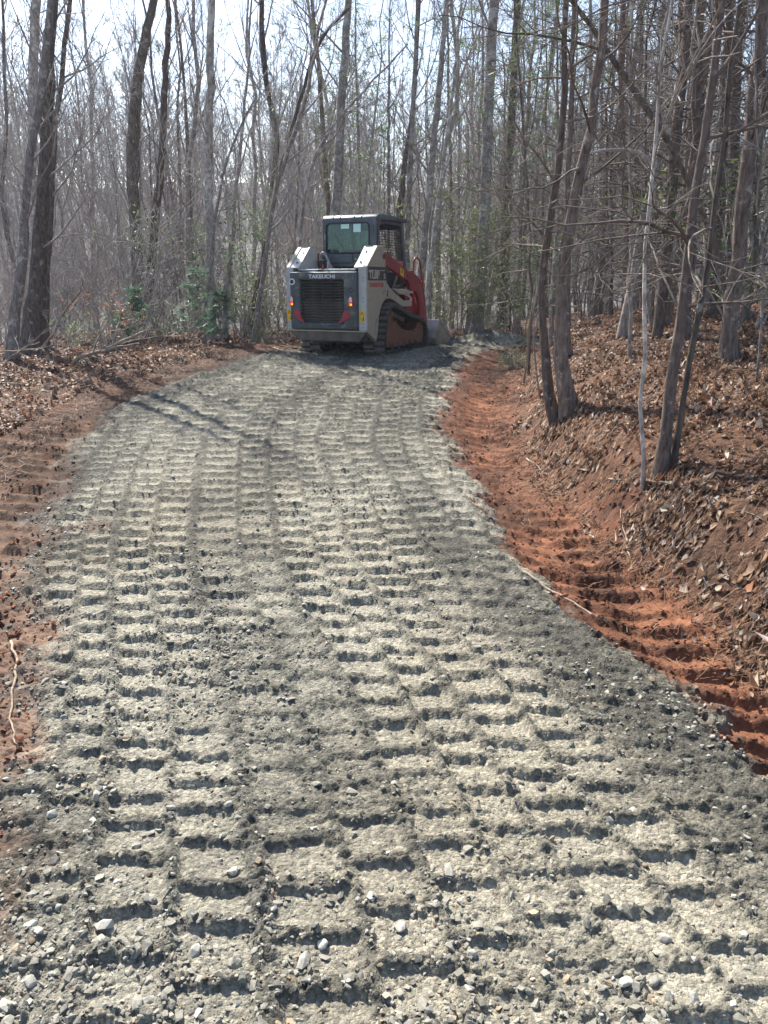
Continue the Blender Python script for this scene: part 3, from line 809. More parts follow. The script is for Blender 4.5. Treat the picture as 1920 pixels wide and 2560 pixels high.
    for sgn, xs in ((1, cx1), (-1, cx0)):
        # side frame: rear pillar, front pillar, sills, and wire screen
        xi = xs - .05 * sgn
        lo, hi = min(xs, xi), max(xs, xi)
        prism('rear_pillar', [(yb, 1.40), (yb + .085, 1.40), (yb + .095, 1.80), (yb + .13, 2.14), (yb + .20, 2.215), (yb, 2.215)], lo, hi, 0, 'slate', cab, 0.008)
        prism('front_pillar', [(0.50, 2.215), (0.60, 2.215), (0.66, 1.80), (0.78, 1.40), (0.70, 1.00), (0.58, 1.00), (0.66, 1.40), (0.57, 1.80)], lo, hi, 0, 'slate', cab, 0.008)
        prism('lower_side', [(yb, 1.40), (yb + .09, 1.40), (-0.36, 1.16), (-0.16, 1.075), (0.20, 1.075), (0.40, 1.33), (0.60, 1.43), (0.69, 1.40), (0.60, 1.0), (yb, 1.0)], lo + .002, hi - .002, 0, 'black', cab, 0.0)
        cross = Acc(); vert = Acc()
        xm = xs - .018 * sgn
        for z in np.arange(1.10, 2.20, 0.042):
            y0 = yb + .07 if z > 1.4 else yb + .06 + (1.4 - z) * 0.55
            y1 = 0.58 if z > 1.8 else 0.58 + (1.8 - z) * 0.18
            cross.tube([(xm, y0, z), (xm, y1, z)], [.0045] * 2, 4)
        for y in np.arange(yb + .09, 0.66, 0.062):
            vert.tube([(xm + .008 * sgn, y, 1.09 if y > -0.3 else 1.36), (xm + .008 * sgn, y, 2.20)], [.0045] * 2, 4)
        scr = link('wire_screen', cross.mesh('wire_screen', M['black'], False), cab)
        link('wire_upright', vert.mesh('wire_upright', M['black'], False), scr)
        boxp('screen_mid_bar', lo + .01, hi - .01, yb + .08, 0.62, 2.155, 2.19, 'slate', cab, 0.004)
    # front frame and inside
    boxp('front_header', cx0 + .05, cx1 - .05, 0.54, 0.60, 2.10, 2.20, 'slate', cab, 0.006)
    boxp('cab_floor', cx0 + .04, cx1 - .04, yb + .05, 0.68, 1.0, 1.04, 'void', cab, 0.0)
    prism('front_sill', [(0.66, 1.0), (0.72, 1.0), (0.80, 1.38), (0.72, 1.38)], cx0 + .05, cx1 - .05, 0, 'slate', cab, 0.006)
    seat = prism('seat', [(-0.45, 1.10), (0.02, 1.10), (0.05, 1.24), (-0.22, 1.28), (-0.30, 1.72), (-0.40, 1.74), (-0.46, 1.30)], -0.27, 0.23, 0, 'black', cab, 0.04, 3)
    for sgn in (-1, 1):
        pipe('lap_bar', [(-0.02 + .31 * sgn, -0.45, 1.95), (-0.02 + .31 * sgn, -0.10, 1.72), (-0.02 + .30 * sgn, 0.08, 1.50)], 0.022, 'black', cab)
        boxp('arm_rest', min(-0.02 + .27 * sgn, -0.02 + .38 * sgn), max(-0.02 + .27 * sgn, -0.02 + .38 * sgn), -0.42, 0.12, 1.40, 1.47, 'black', cab, 0.02)
    boxp('danger_sticker', cx1 + .000, cx1 + .003, 0.30, 0.58, 1.455, 1.56, 'rose_print', cab, 0.0)

    # ---- lift arms
    for sgn in (-1, 1):
        a0, a1 = 0.595 * sgn, 0.665 * sgn
        lo, hi = min(a0, a1), max(a0, a1)
        arm = prism('lift_arm', [(-0.86, 1.64), (-0.60, 1.685), (0.44, 1.385), (0.60, 1.405), (1.02, 1.245), (1.20, 1.06), (1.27, 0.96), (1.38, 0.50), (1.40, 0.36),
                                 (1.10, 0.36), (1.03, 0.60), (0.95, 0.90), (0.80, 1.04), (0.57, 1.05), (0.50, 1.09), (0.47, 1.16), (0.36, 1.23), (-0.52, 1.455), (-0.86, 1.52)], lo, hi, 0, 'red', root, 0.010)
        plate = 0.669 * sgn
        prism('arm_gusset', [(0.36, 1.33), (0.58, 1.40), (1.01, 1.24), (0.92, 1.12), (0.60, 1.07), (0.48, 1.11), (0.46, 1.18), (0.38, 1.24)], min(hi if sgn > 0 else lo, plate), max(hi if sgn > 0 else lo, plate) + .004, 0, 'red', arm, 0.004)
        hx = 0.625 * sgn
        pipe('grab_rail', [(hx, 0.74, 1.34), (hx, 0.78, 1.57), (hx, 0.83, 1.625), (hx, 0.92, 1.63), (hx, 1.06, 1.58), (hx, 1.10, 1.50), (hx, 1.26, 1.02)], 0.018, 'red', arm, 8)
        for (yy, zz) in ((0.55, 0.99), (0.47, 1.10), (1.02, 1.20)):
            cyl('bolt', (0.66 * sgn, yy, zz), (0.685 * sgn, yy, zz), 0.022, 'red', arm, 10)
        if sgn > 0:
            stk = prism('warning_sticker', [(-0.02, 1.375), (0.14, 1.330), (0.14, 1.455), (-0.02, 1.505)][::1], 0.6655, 0.668, 0, 'yellow', arm, 0.0)
            stk.location = (0, 0.06, -0.055)
            tri = Acc()
            for a_, b_ in (((.02, 1.42), (.08, 1.41)), ((.08, 1.41), (.05, 1.465)), ((.05, 1.465), (.02, 1.42))):
                tri.tube([(0.669, a_[0], a_[1]), (0.669, b_[0], b_[1])], [.005, .005], 4)
            link('warning_triangle', tri.mesh('warning_triangle', M['black'], False), stk)
            t = lettering('lettering', 'TAKEUCHI', 0.105, (0.6672, 0.955, 1.19), (math.pi / 2, 0, math.pi / 2), 'rose_print', arm, 1.15, 0.001, 1.0)
            t.rotation_mode = 'XYZ'
            t.rotation_euler = (math.pi / 2 , 0, math.pi / 2)
            from mathutils import Matrix
            t.matrix_local = Matrix.Translation((0.6715, 0.90, 1.16)) @ Matrix.Rotation(math.radians(-58), 4, 'X') @ Matrix.Rotation(math.pi / 2, 4, 'Z') @ Matrix.Rotation(math.pi / 2, 4, 'X') @ Matrix.Diagonal((1.12, 1, 1, 1))
        # lower arm leg to the bucket
        prism('arm_leg', [(1.05, 0.62), (1.39, 0.52), (1.46, 0.16), (1.24, 0.12)], lo + .004, hi - .004, 0, 'red', root, 0.008)
        cyl('lift_cylinder', (0.53 * sgn, -0.35, 0.98), (0.55 * sgn, 0.55, 1.16), 0.045, 'black', root, 12)
        cyl('cylinder_rod', (0.55 * sgn, 0.45, 1.14), (0.57 * sgn, 0.80, 1.21), 0.024, 'chrome', root, 10)
        # fender pad over the track
        fl, fh = (0.50, 0.70) if sgn > 0 else (-0.70, -0.50)
        prism('fender_pad', [(-0.34, 1.09), (-0.20, 1.095), (0.02, 1.075), (0.20, 1.085), (0.42, 1.055), (0.47, 1.02), (0.42, 0.985), (0.10, 0.985), (-0.12, 1.01)], fl, fh, 0, 'cream', root, 0.015, 3)
        pipe('hose', [(0.60 * sgn, 0.40, 0.99), (0.64 * sgn, 0.52, 0.96), (0.66 * sgn, 0.60, 0.90), (0.60 * sgn, 0.45, 0.82)], 0.016, 'white_print', root, 6)
        prism('inner_leg', [(0.45, 1.02), (0.95, 1.0), (1.20, 0.50), (0.60, 0.55)], min(.47 * sgn, .57 * sgn), max(.47 * sgn, .57 * sgn), 0, 'red', root, 0.01)
    cyl('torque_tube', (-0.60, 1.20, 0.70), (0.60, 1.20, 0.70), 0.07, 'red', root, 14)

    # ---- tracks
    outline = np.array([(-0.80, 0.035), (-0.90, 0.075), (-0.935, 0.16), (-0.91, 0.30), (-0.86, 0.48), (-0.80, 0.66), (-0.73, 0.765), (-0.62, 0.825), (-0.47, 0.835),
                        (-0.33, 0.805), (-0.13, 0.745), (0.21, 0.655), (0.50, 0.605), (0.73, 0.565), (0.92, 0.515), (1.04, 0.43), (1.105, 0.31), (1.11, 0.20), (1.06, 0.09), (0.97, 0.045), (0.84, 0.035), (0.40, 0.035), (-0.20, 0.035)])
    closed = np.vstack([outline, outline[:1]])
    seglen = np.r_[0, np.cumsum(np.linalg.norm(np.diff(closed, axis=0), axis=1))]
    total = seglen[-1]; NL = 48
    def path(s):
        s = s % total
        return np.array([np.interp(s, seglen, closed[:, 0]), np.interp(s, seglen, closed[:, 1])])
    def normal(s):
        d = path(s + .02) - path(s - .02); d /= np.linalg.norm(d)
        return np.array([-d[1], d[0]]), d
    dense = 144
    for sgn in (-1, 1):
        xa, xb = (0.415, 0.80) if sgn > 0 else (-0.80, -0.415)
        tr = empty('track'); tr.parent = root
        Vb = []; Qb = []
        for k in range(dense):
            s = total * k / dense
            p = path(s); nn, dd = normal(s)
            inn = p + nn * -0.045 if np.dot(nn, p - np.array([0.1, 0.4])) > 0 else p + nn * 0.045
            Vb += [(xa, *p), (xb, *p), (xb, *inn), (xa, *inn)]
        for k in range(dense):
            a_ = k * 4; b_ = ((k + 1) % dense) * 4
            for i in range(4):
                j = (i + 1) % 4
                Qb.append((a_ + i, a_ + j, b_ + j, b_ + i))
        belt = bm_obj('belt', Vb, Qb, M['rubber_dark'], tr, 0.0)
        # one tread block, shared by every block of both tracks
        key = 'tread_block_%d' % sgn
        for half in (0, 1):
            w = 0.178
            x0 = xa + .008 if half == 0 else xb - .008 - w
            Vl, Fl = prism_vf([(-0.034, -0.004), (0.034, -0.004), (0.026, 0.030), (-0.026, 0.030)], x0, x0 + w, 0)
            lug_mesh = None
            for k in range(NL):
                s = total * (k + 0.5 * half) / NL
                p = path(s); nn, dd = normal(s)
                if np.dot(nn, p - np.array([0.1, 0.4])) < 0: nn = -nn
                if lug_mesh is None:
                    lo_ = bm_obj('tread_block', Vl, Fl, M['rubber'], tr, 0.008); lug_mesh = lo_.data
                else:
                    lo_ = link('tread_block', lug_mesh, tr)
                lo_.location = (0, p[0], p[1])
                # local z -> nn ; local y along path
                ang = math.atan2(nn[1], nn[0]) - math.pi / 2
                lo_.rotation_euler = (ang, 0, 0)
        # drive teeth showing on the inside of the upper run
        for k in range(10):
            s0 = (0.10 + k * 0.062)
            yy = -0.45 + k * 0.085; zz = np.interp(yy, [-0.47, -0.33, -0.13, 0.21, 0.5], [0.785, 0.755, 0.695, 0.605, 0.555])
            xm = 0.61 * sgn
            boxp('drive_tooth', xm - .02, xm + .02, yy - .012, yy + .012, zz - .07, zz, 'steel', tr, 0.004)
        # frame with caked clay, rollers, sprocket, idlers
        fx0, fx1 = (0.50, 0.745) if sgn > 0 else (-0.745, -0.50)
        fr = prism('track_frame', [(-0.72, 0.13), (0.60, 0.13), (0.60, 0.30), (0.40, 0.36), (0.0, 0.36), (-0.15, 0.42), (-0.30, 0.52), (-0.70, 0.62), (-0.78, 0.40)], fx0, fx1, 0, 'rusty', tr, 0.02)
        boxp('frame_step', fx0 - .004, fx1 + .012, -0.62, 0.52, 0.125, 0.235, 'rusty', fr, 0.012)
        prism('idler_guard', [(0.52, 0.13), (0.93, 0.125), (0.96, 0.22), (0.95, 0.375), (0.90, 0.385), (0.52, 0.385)], fx0 + .01, fx1 + .004, 0, 'rusty', fr, 0.015)
        mound = prism('caked_clay', [(-0.60, 0.30), (-0.45, 0.52), (-0.28, 0.56), (-0.10, 0.44), (0.05, 0.40), (0.25, 0.37), (0.48, 0.30)], fx0 + .02, fx1 - .01, 0, 'rusty', fr, 0.02)
        for k in range(5):
            yy = -0.52 + k * 0.27
            cyl('roller', (0.47 * sgn, yy, 0.135), (0.765 * sgn, yy, 0.135), 0.062, 'rubber_dark', tr, 16, 0.008)
        cyl('sprocket', (0.50 * sgn, -0.56, 0.60), (0.72 * sgn, -0.56, 0.60), 0.155, 'rusty', tr, 20, 0.01)
        cyl('front_idler', (0.50 * sgn, 0.84, 0.30), (0.73 * sgn, 0.84, 0.30), 0.20, 'rusty', tr, 22, 0.01)

    # ---- bucket
    bk = empty('bucket'); bk.parent = root
    bw = 0.86
    V, F = [], []
    shell_o = [(1.52, 0.505), (1.335, 0.17), (1.37, 0.06), (1.46, 0.005), (2.27, -0.022)]
    shell_i = [(1.55, 0.495), (1.365, 0.175), (1.395, 0.08), (1.47, 0.028), (2.27, -0.005)]
    n = len(shell_o)
    for x in (-bw, bw):
        V += [(x, y, z) for y, z in shell_o] + [(x, y, z) for y, z in shell_i]
    for i in range(n - 1):
        F += [(i, i + 1, 2 * n + i + 1, 2 * n + i), (n + i, 3 * n + i, 3 * n + i + 1, n + i + 1)]
        F += [(i, n + i, n + i + 1, i + 1), (2 * n + i, 2 * n + i + 1, 3 * n + i + 1, 3 * n + i)]
    F += [(0, 2 * n, 3 * n, n), (n - 1, 2 * n - 1, 4 * n - 1, 3 * n - 1)]
    bm_obj('bucket_shell', V, F, M['steel'], bk, 0.004)
    for x in (-bw, bw):
        pl = prism('bucket_cheek', [(1.54, 0.50), (1.37, 0.17), (1.40, 0.07), (1.48, 0.015), (2.27, -0.015), (2.34, 0.06)], x - .012, x + .012, 0, 'steel_tan', bk, 0.003)
        V_ = [(x - .022, 1.53, 0.525), (x - .022, 2.345, 0.085), (x - .022, 2.33, 0.03), (x - .022, 1.52, 0.475)]
        V_ = V_ + [(x + .022, b, c) for _, b, c in V_]
        bm_obj('cheek_edge', V_, [(0, 1, 2, 3), (7, 6, 5, 4), (0, 4, 5, 1), (1, 5, 6, 2), (2, 6, 7, 3), (3, 7, 4, 0)], M['steel'], pl, 0.004)
        boxp('side_cutter', x - .026, x + .026, 2.20, 2.36, -0.025, 0.075, 'steel_tan', pl, 0.008)
    boxp('cutting_edge', -bw, bw, 2.20, 2.36, -0.028, -0.004, 'steel', bk, 0.003)
    boxp('quick_attach', -0.52, 0.52, 1.26, 1.40, 0.10, 0.46, 'underside', root, 0.015)
    return root
build_loader()

# ---------------------------------------------------------------- trees
def unit(v): return v / max(np.linalg.norm(v), 1e-9)

def branch_path(rng, p, d, length, nseg, wander, lift):
    P = [np.asarray(p, float)]; d = unit(np.asarray(d, float)); st = length / nseg
    for _ in range(nseg):
        d = unit(d + rng.normal(0, wander, 3) + np.array([0, 0, lift]))
        P.append(P[-1] + d * st)
    return np.array(P)

def side_dir(rng, axis, ang):
    axis = unit(axis)
    a = unit(np.cross(axis, rng.normal(0, 1, 3)))
    return unit(axis * math.cos(ang) + a * math.sin(ang))

def sub_branches(acc, rng, P, r0, length, level, prm, top=1.0):
    """Spawn children along a limb's path P."""
    cnt = prm['n'][level]
    for _ in range(cnt):
        t = rng.uniform(prm.get('t0', 0.2), 1.0) * (len(P) - 1)
        i = min(int(t), len(P) - 2); f = t - i
        p = P[i] * (1 - f) + P[i + 1] * f
        ax = P[i + 1] - P[i]
        d = side_dir(rng, ax, rng.uniform(0.45, 1.05))
        d[2] += prm['lift'] * 1.2; d = unit(d)
        L = length * rng.uniform(0.32, 0.62) * (1.15 - 0.55 * t / (len(P) - 1))
        r = max(prm['rmin'], r0 * (1 - 0.75 * t / (len(P) - 1)) * rng.uniform(0.42, 0.62))
        ns = 4 if level == 0 else (3 if level == 1 else 2)
        Q = branch_path(rng, p, d, L, ns, prm['wander'], prm['lift'] * 0.4)
        R = np.linspace(r, max(prm['rmin'] * 0.7, r * 0.25), ns + 1)
        acc.tube(Q, R, 4 if level == 0 else 3)
        if level + 1 < len(prm['n']):
            sub_branches(acc, rng, Q, r, L, level + 1, prm)

HARD = dict(n=(7, 5, 3), wander=0.12, lift=0.14, rmin=0.0036, t0=0.15, rb=0.007, rl=0.0065)
FINE = dict(n=(5, 4), wander=0.20, lift=0.05, rmin=0.0045, t0=0.15)
DEADP = dict(n=(6, 3), wander=0.20, lift=-0.01, rmin=0.0026, t0=0.12, rb=0.005, rl=0.0055)

def crown_bare(rng, P, R, t0, count, prm, lmul=1.0, amin=0.5, amax=1.0, toward=None):
    acc = Acc()
    seg = np.r_[0, np.cumsum(np.linalg.norm(np.diff(P, axis=0), axis=1))]; H = seg[-1]
    for k in range(count):
        s = (t0 + (0.985 - t0) * ((k + rng.uniform(0, 1)) / count)) * H
        p = np.array([np.interp(s, seg, P[:, j]) for j in range(3)]); r = np.interp(s, seg, R)
        i = min(np.searchsorted(seg, s), len(P) - 1)
        d = side_dir(rng, P[i] - P[i - 1], rng.uniform(amin, amax))
        if toward is not None and rng.uniform() < 0.5: d = unit(d + toward * 0.8)
        L = lmul * (0.10 + 0.26 * (1 - s / H) + 0.05 * rng.uniform()) * min(H, 13)
        rb = min(r * 0.55, prm.get('rb', 0.014) + prm.get('rl', 0.011) * L)
        Q = branch_path(rng, p, d, L, 7, prm['wander'] * 0.8, prm['lift'] * 0.5)
        acc.tube(Q, np.linspace(rb, prm['rmin'], 8), 5)
        sub_branches(acc, rng, Q, rb, L, 0, prm)
    return acc

def needle_tufts(rng, centres, size, n_blades, c0, c1, droop=0.0):
    """Clumps of flat blades; one quad each."""
    m = len(centres) * n_blades
    C = np.repeat(centres, n_blades, 0)
    d = rng.normal(0, 1, (m, 3)); d[:, 2] = d[:, 2] * 0.7 + 0.15 - droop; d /= np.linalg.norm(d, axis=1, keepdims=True)
    L = size * rng.uniform(0.5, 1.0, m)[:, None]
    w = np.cross(d, rng.normal(0, 1, (m, 3))); w /= np.maximum(np.linalg.norm(w, axis=1, keepdims=True), 1e-9)
    W = size * 0.03
    A = C + d * L * 0.08
    V = np.stack([A - w * W, A + w * W, A + d * L + w * W * 0.5, A + d * L - w * W * 0.5], 1).reshape(-1, 3)
    Q = np.arange(m * 4).reshape(-1, 4)
    t = np.repeat(rng.uniform(0, 1, m), 4)[:, None]
    return V, Q, np.asarray(c0)[None] * (1 - t) + np.asarray(c1)[None] * t

def leaf_quads(rng, centres, size, c0, c1, up=0.3):
    """Broad leaves: two quads folded along the midrib."""
    m = len(centres)
    d = rng.normal(0, 1, (m, 3)); d[:, 2] = d[:, 2] * 0.5; d /= np.linalg.norm(d, axis=1, keepdims=True)
    nrm = rng.normal(0, 0.6, (m, 3)); nrm[:, 2] += 1.0
    w = np.cross(d, nrm); w /= np.maximum(np.linalg.norm(w, axis=1, keepdims=True), 1e-9)
    u = np.cross(w, d)
    s = (size * rng.uniform(0.6, 1.3, m))[:, None]
    A = centres
    b0, b1, b2 = A, A + d * s * 0.5 - u * s * 0.03, A + d * s
    l1 = A + d * s * 0.5 + w * s * 0.2 + u * s * 0.05; r1 = A + d * s * 0.5 - w * s * 0.2 + u * s * 0.05
    V = np.stack([b0, l1, b2, r1, b1], 1).reshape(-1, 3)
    i = np.arange(m)[:, None] * 5
    T = np.concatenate([i + np.array([[0, 4, 1]]), i + np.array([[1, 4, 2]]), i + np.array([[0, 3, 4]]), i + np.array([[3, 2, 4]])])
    t = np.repeat(rng.uniform(0, 1, m), 5)[:, None]
    return V, T, np.asarray(c0)[None] * (1 - t) + np.asarray(c1)[None] * t

def ground_hit(px, py):
    r = ray(px, py)
    ts = np.linspace(1.0, 60.0, 4000)
    z = CAM_H + r[2] * ts
    h = land(r[0] * ts, r[1] * ts)
    k = np.argmax(z < h)
    return ts[k] * r[1] if z[k] < h[k] else None

def trunk_from_pixels(rng, pts, depth=None, total=13.0, lean=0.0):
    """pts: (px,py,width_px) from the base upwards, in photograph pixels. Returns world path and radii."""
    y0 = depth if depth else ground_hit(pts[0][0], pts[0][1])
    P = []; R = []
    for k, (px, py, w) in enumerate(pts):
        p = at_depth(px, py, y0 + lean * k)
        P.append(p)
        dist = math.sqrt(p[0] ** 2 + p[1] ** 2 + (p[2] - CAM_H) ** 2)
        R.append(0.5 * w / FPX * (p[1] * math.cos(PITCH) - (p[2] - CAM_H) * math.sin(PITCH)))
    P = np.array(P); R = np.array(R)
    # bring the foot onto the ground
    g = float(land(P[0, 0], P[0, 1]))
    if P[0, 2] - g > 0.06:
        P = np.vstack([[P[0, 0], P[0, 1], g - 0.08], P]); R = np.r_[R[0] * 1.12, R]
    else:
        P[0, 2] = g - 0.08
    # smooth resample
    seg = np.r_[0, np.cumsum(np.linalg.norm(np.diff(P, axis=0), axis=1))]
    n = max(8, int(seg[-1] / 0.28))
    s = np.linspace(0, seg[-1], n)
    Q = np.stack([np.interp(s, seg, P[:, j]) for j in range(3)], -1); RR = np.interp(s, seg, R)
    k = np.array([1, 2, 3, 2, 1.]); k /= k.sum()
    Qs = np.stack([np.convolve(np.pad(Q[:, j], 2, mode='reflect', reflect_type='odd'), k, 'valid') for j in range(3)], -1)
    Qs[0] = Q[0]
    Qs[1:-1, :2] += rng.normal(0, 0.012, (n - 2, 2))
    if total > seg[-1] + 0.5:
        d = unit(Qs[-1] - Qs[-3]); up = []
        p = Qs[-1]; m = int((total - seg[-1]) / 0.6) + 1
        for j in range(m):
            d = unit(d + np.array([0, 0, 0.12]) + rng.normal(0, 0.03, 3)); p = p + d * (total - seg[-1]) / m; up.append(p)
        RR = np.r_[RR, np.linspace(RR[-1], 0.012, m + 1)[1:]]
        Qs = np.vstack([Qs, up])
    # root flare
    h = Qs[:, 2] - Qs[0, 2]
    RR = RR * (1 + 0.55 * np.exp(-h / 0.14) + 0.12 * np.exp(-h / 0.5))
    return Qs, RR

def make_tree(name, label, P, R, bark, crown_acc=None, crown_name='crown', twig='twig', sides=10, group=None, cat='tree', needles=None, wob=0.05, seed=0):
    root = empty(name, tuple(P[0]))
    base = P[0].copy()
    rng = np.random.default_rng(seed + 5)
    a = Acc(); a.tube(P - base, R, sides, wob=wob, rng=rng)
    link('trunk', a.mesh('trunk', M[bark], True), root)
    if crown_acc is not None and crown_acc.n:
        crown_acc.V = [v - base for v in crown_acc.V]
        link(crown_name, crown_acc.mesh(crown_name, M[twig], True), root)
    if needles is not None:
        V, Q, C = needles
        link('needles' if crown_name != 'needles' else 'foliage', np_mesh('needles', V - base, Q, M['green'], C, False), root)
    tag(root, label, cat, group)
    return root

def copy_tree(o, loc, rz=0.0, sc=1.0, tilt=(0, 0)):
    c = o.copy(); COL.objects.link(c)
    c.location = loc; c.rotation_euler = (tilt[0], tilt[1], rz); c.scale = (sc,) * 3
    for ch in o.children:
        d = ch.copy(); COL.objects.link(d); d.parent = c
    return c

Z2 = lambda x, y, w: (x * 0.42497, y * 0.42497, w * 0.425)               # left crop
Z3 = lambda x, y, w: (600 + x * 0.3858, y * 0.3858, w * 0.386)            # centre crop
Z4 = lambda x, y, w: (1200 + x * 0.434, y * 0.434, w * 0.434)             # right crop
Z5 = lambda x, y, w: (1080 + x * 0.5064, 800 + y * 0.5064, w * 0.506)     # bank crop

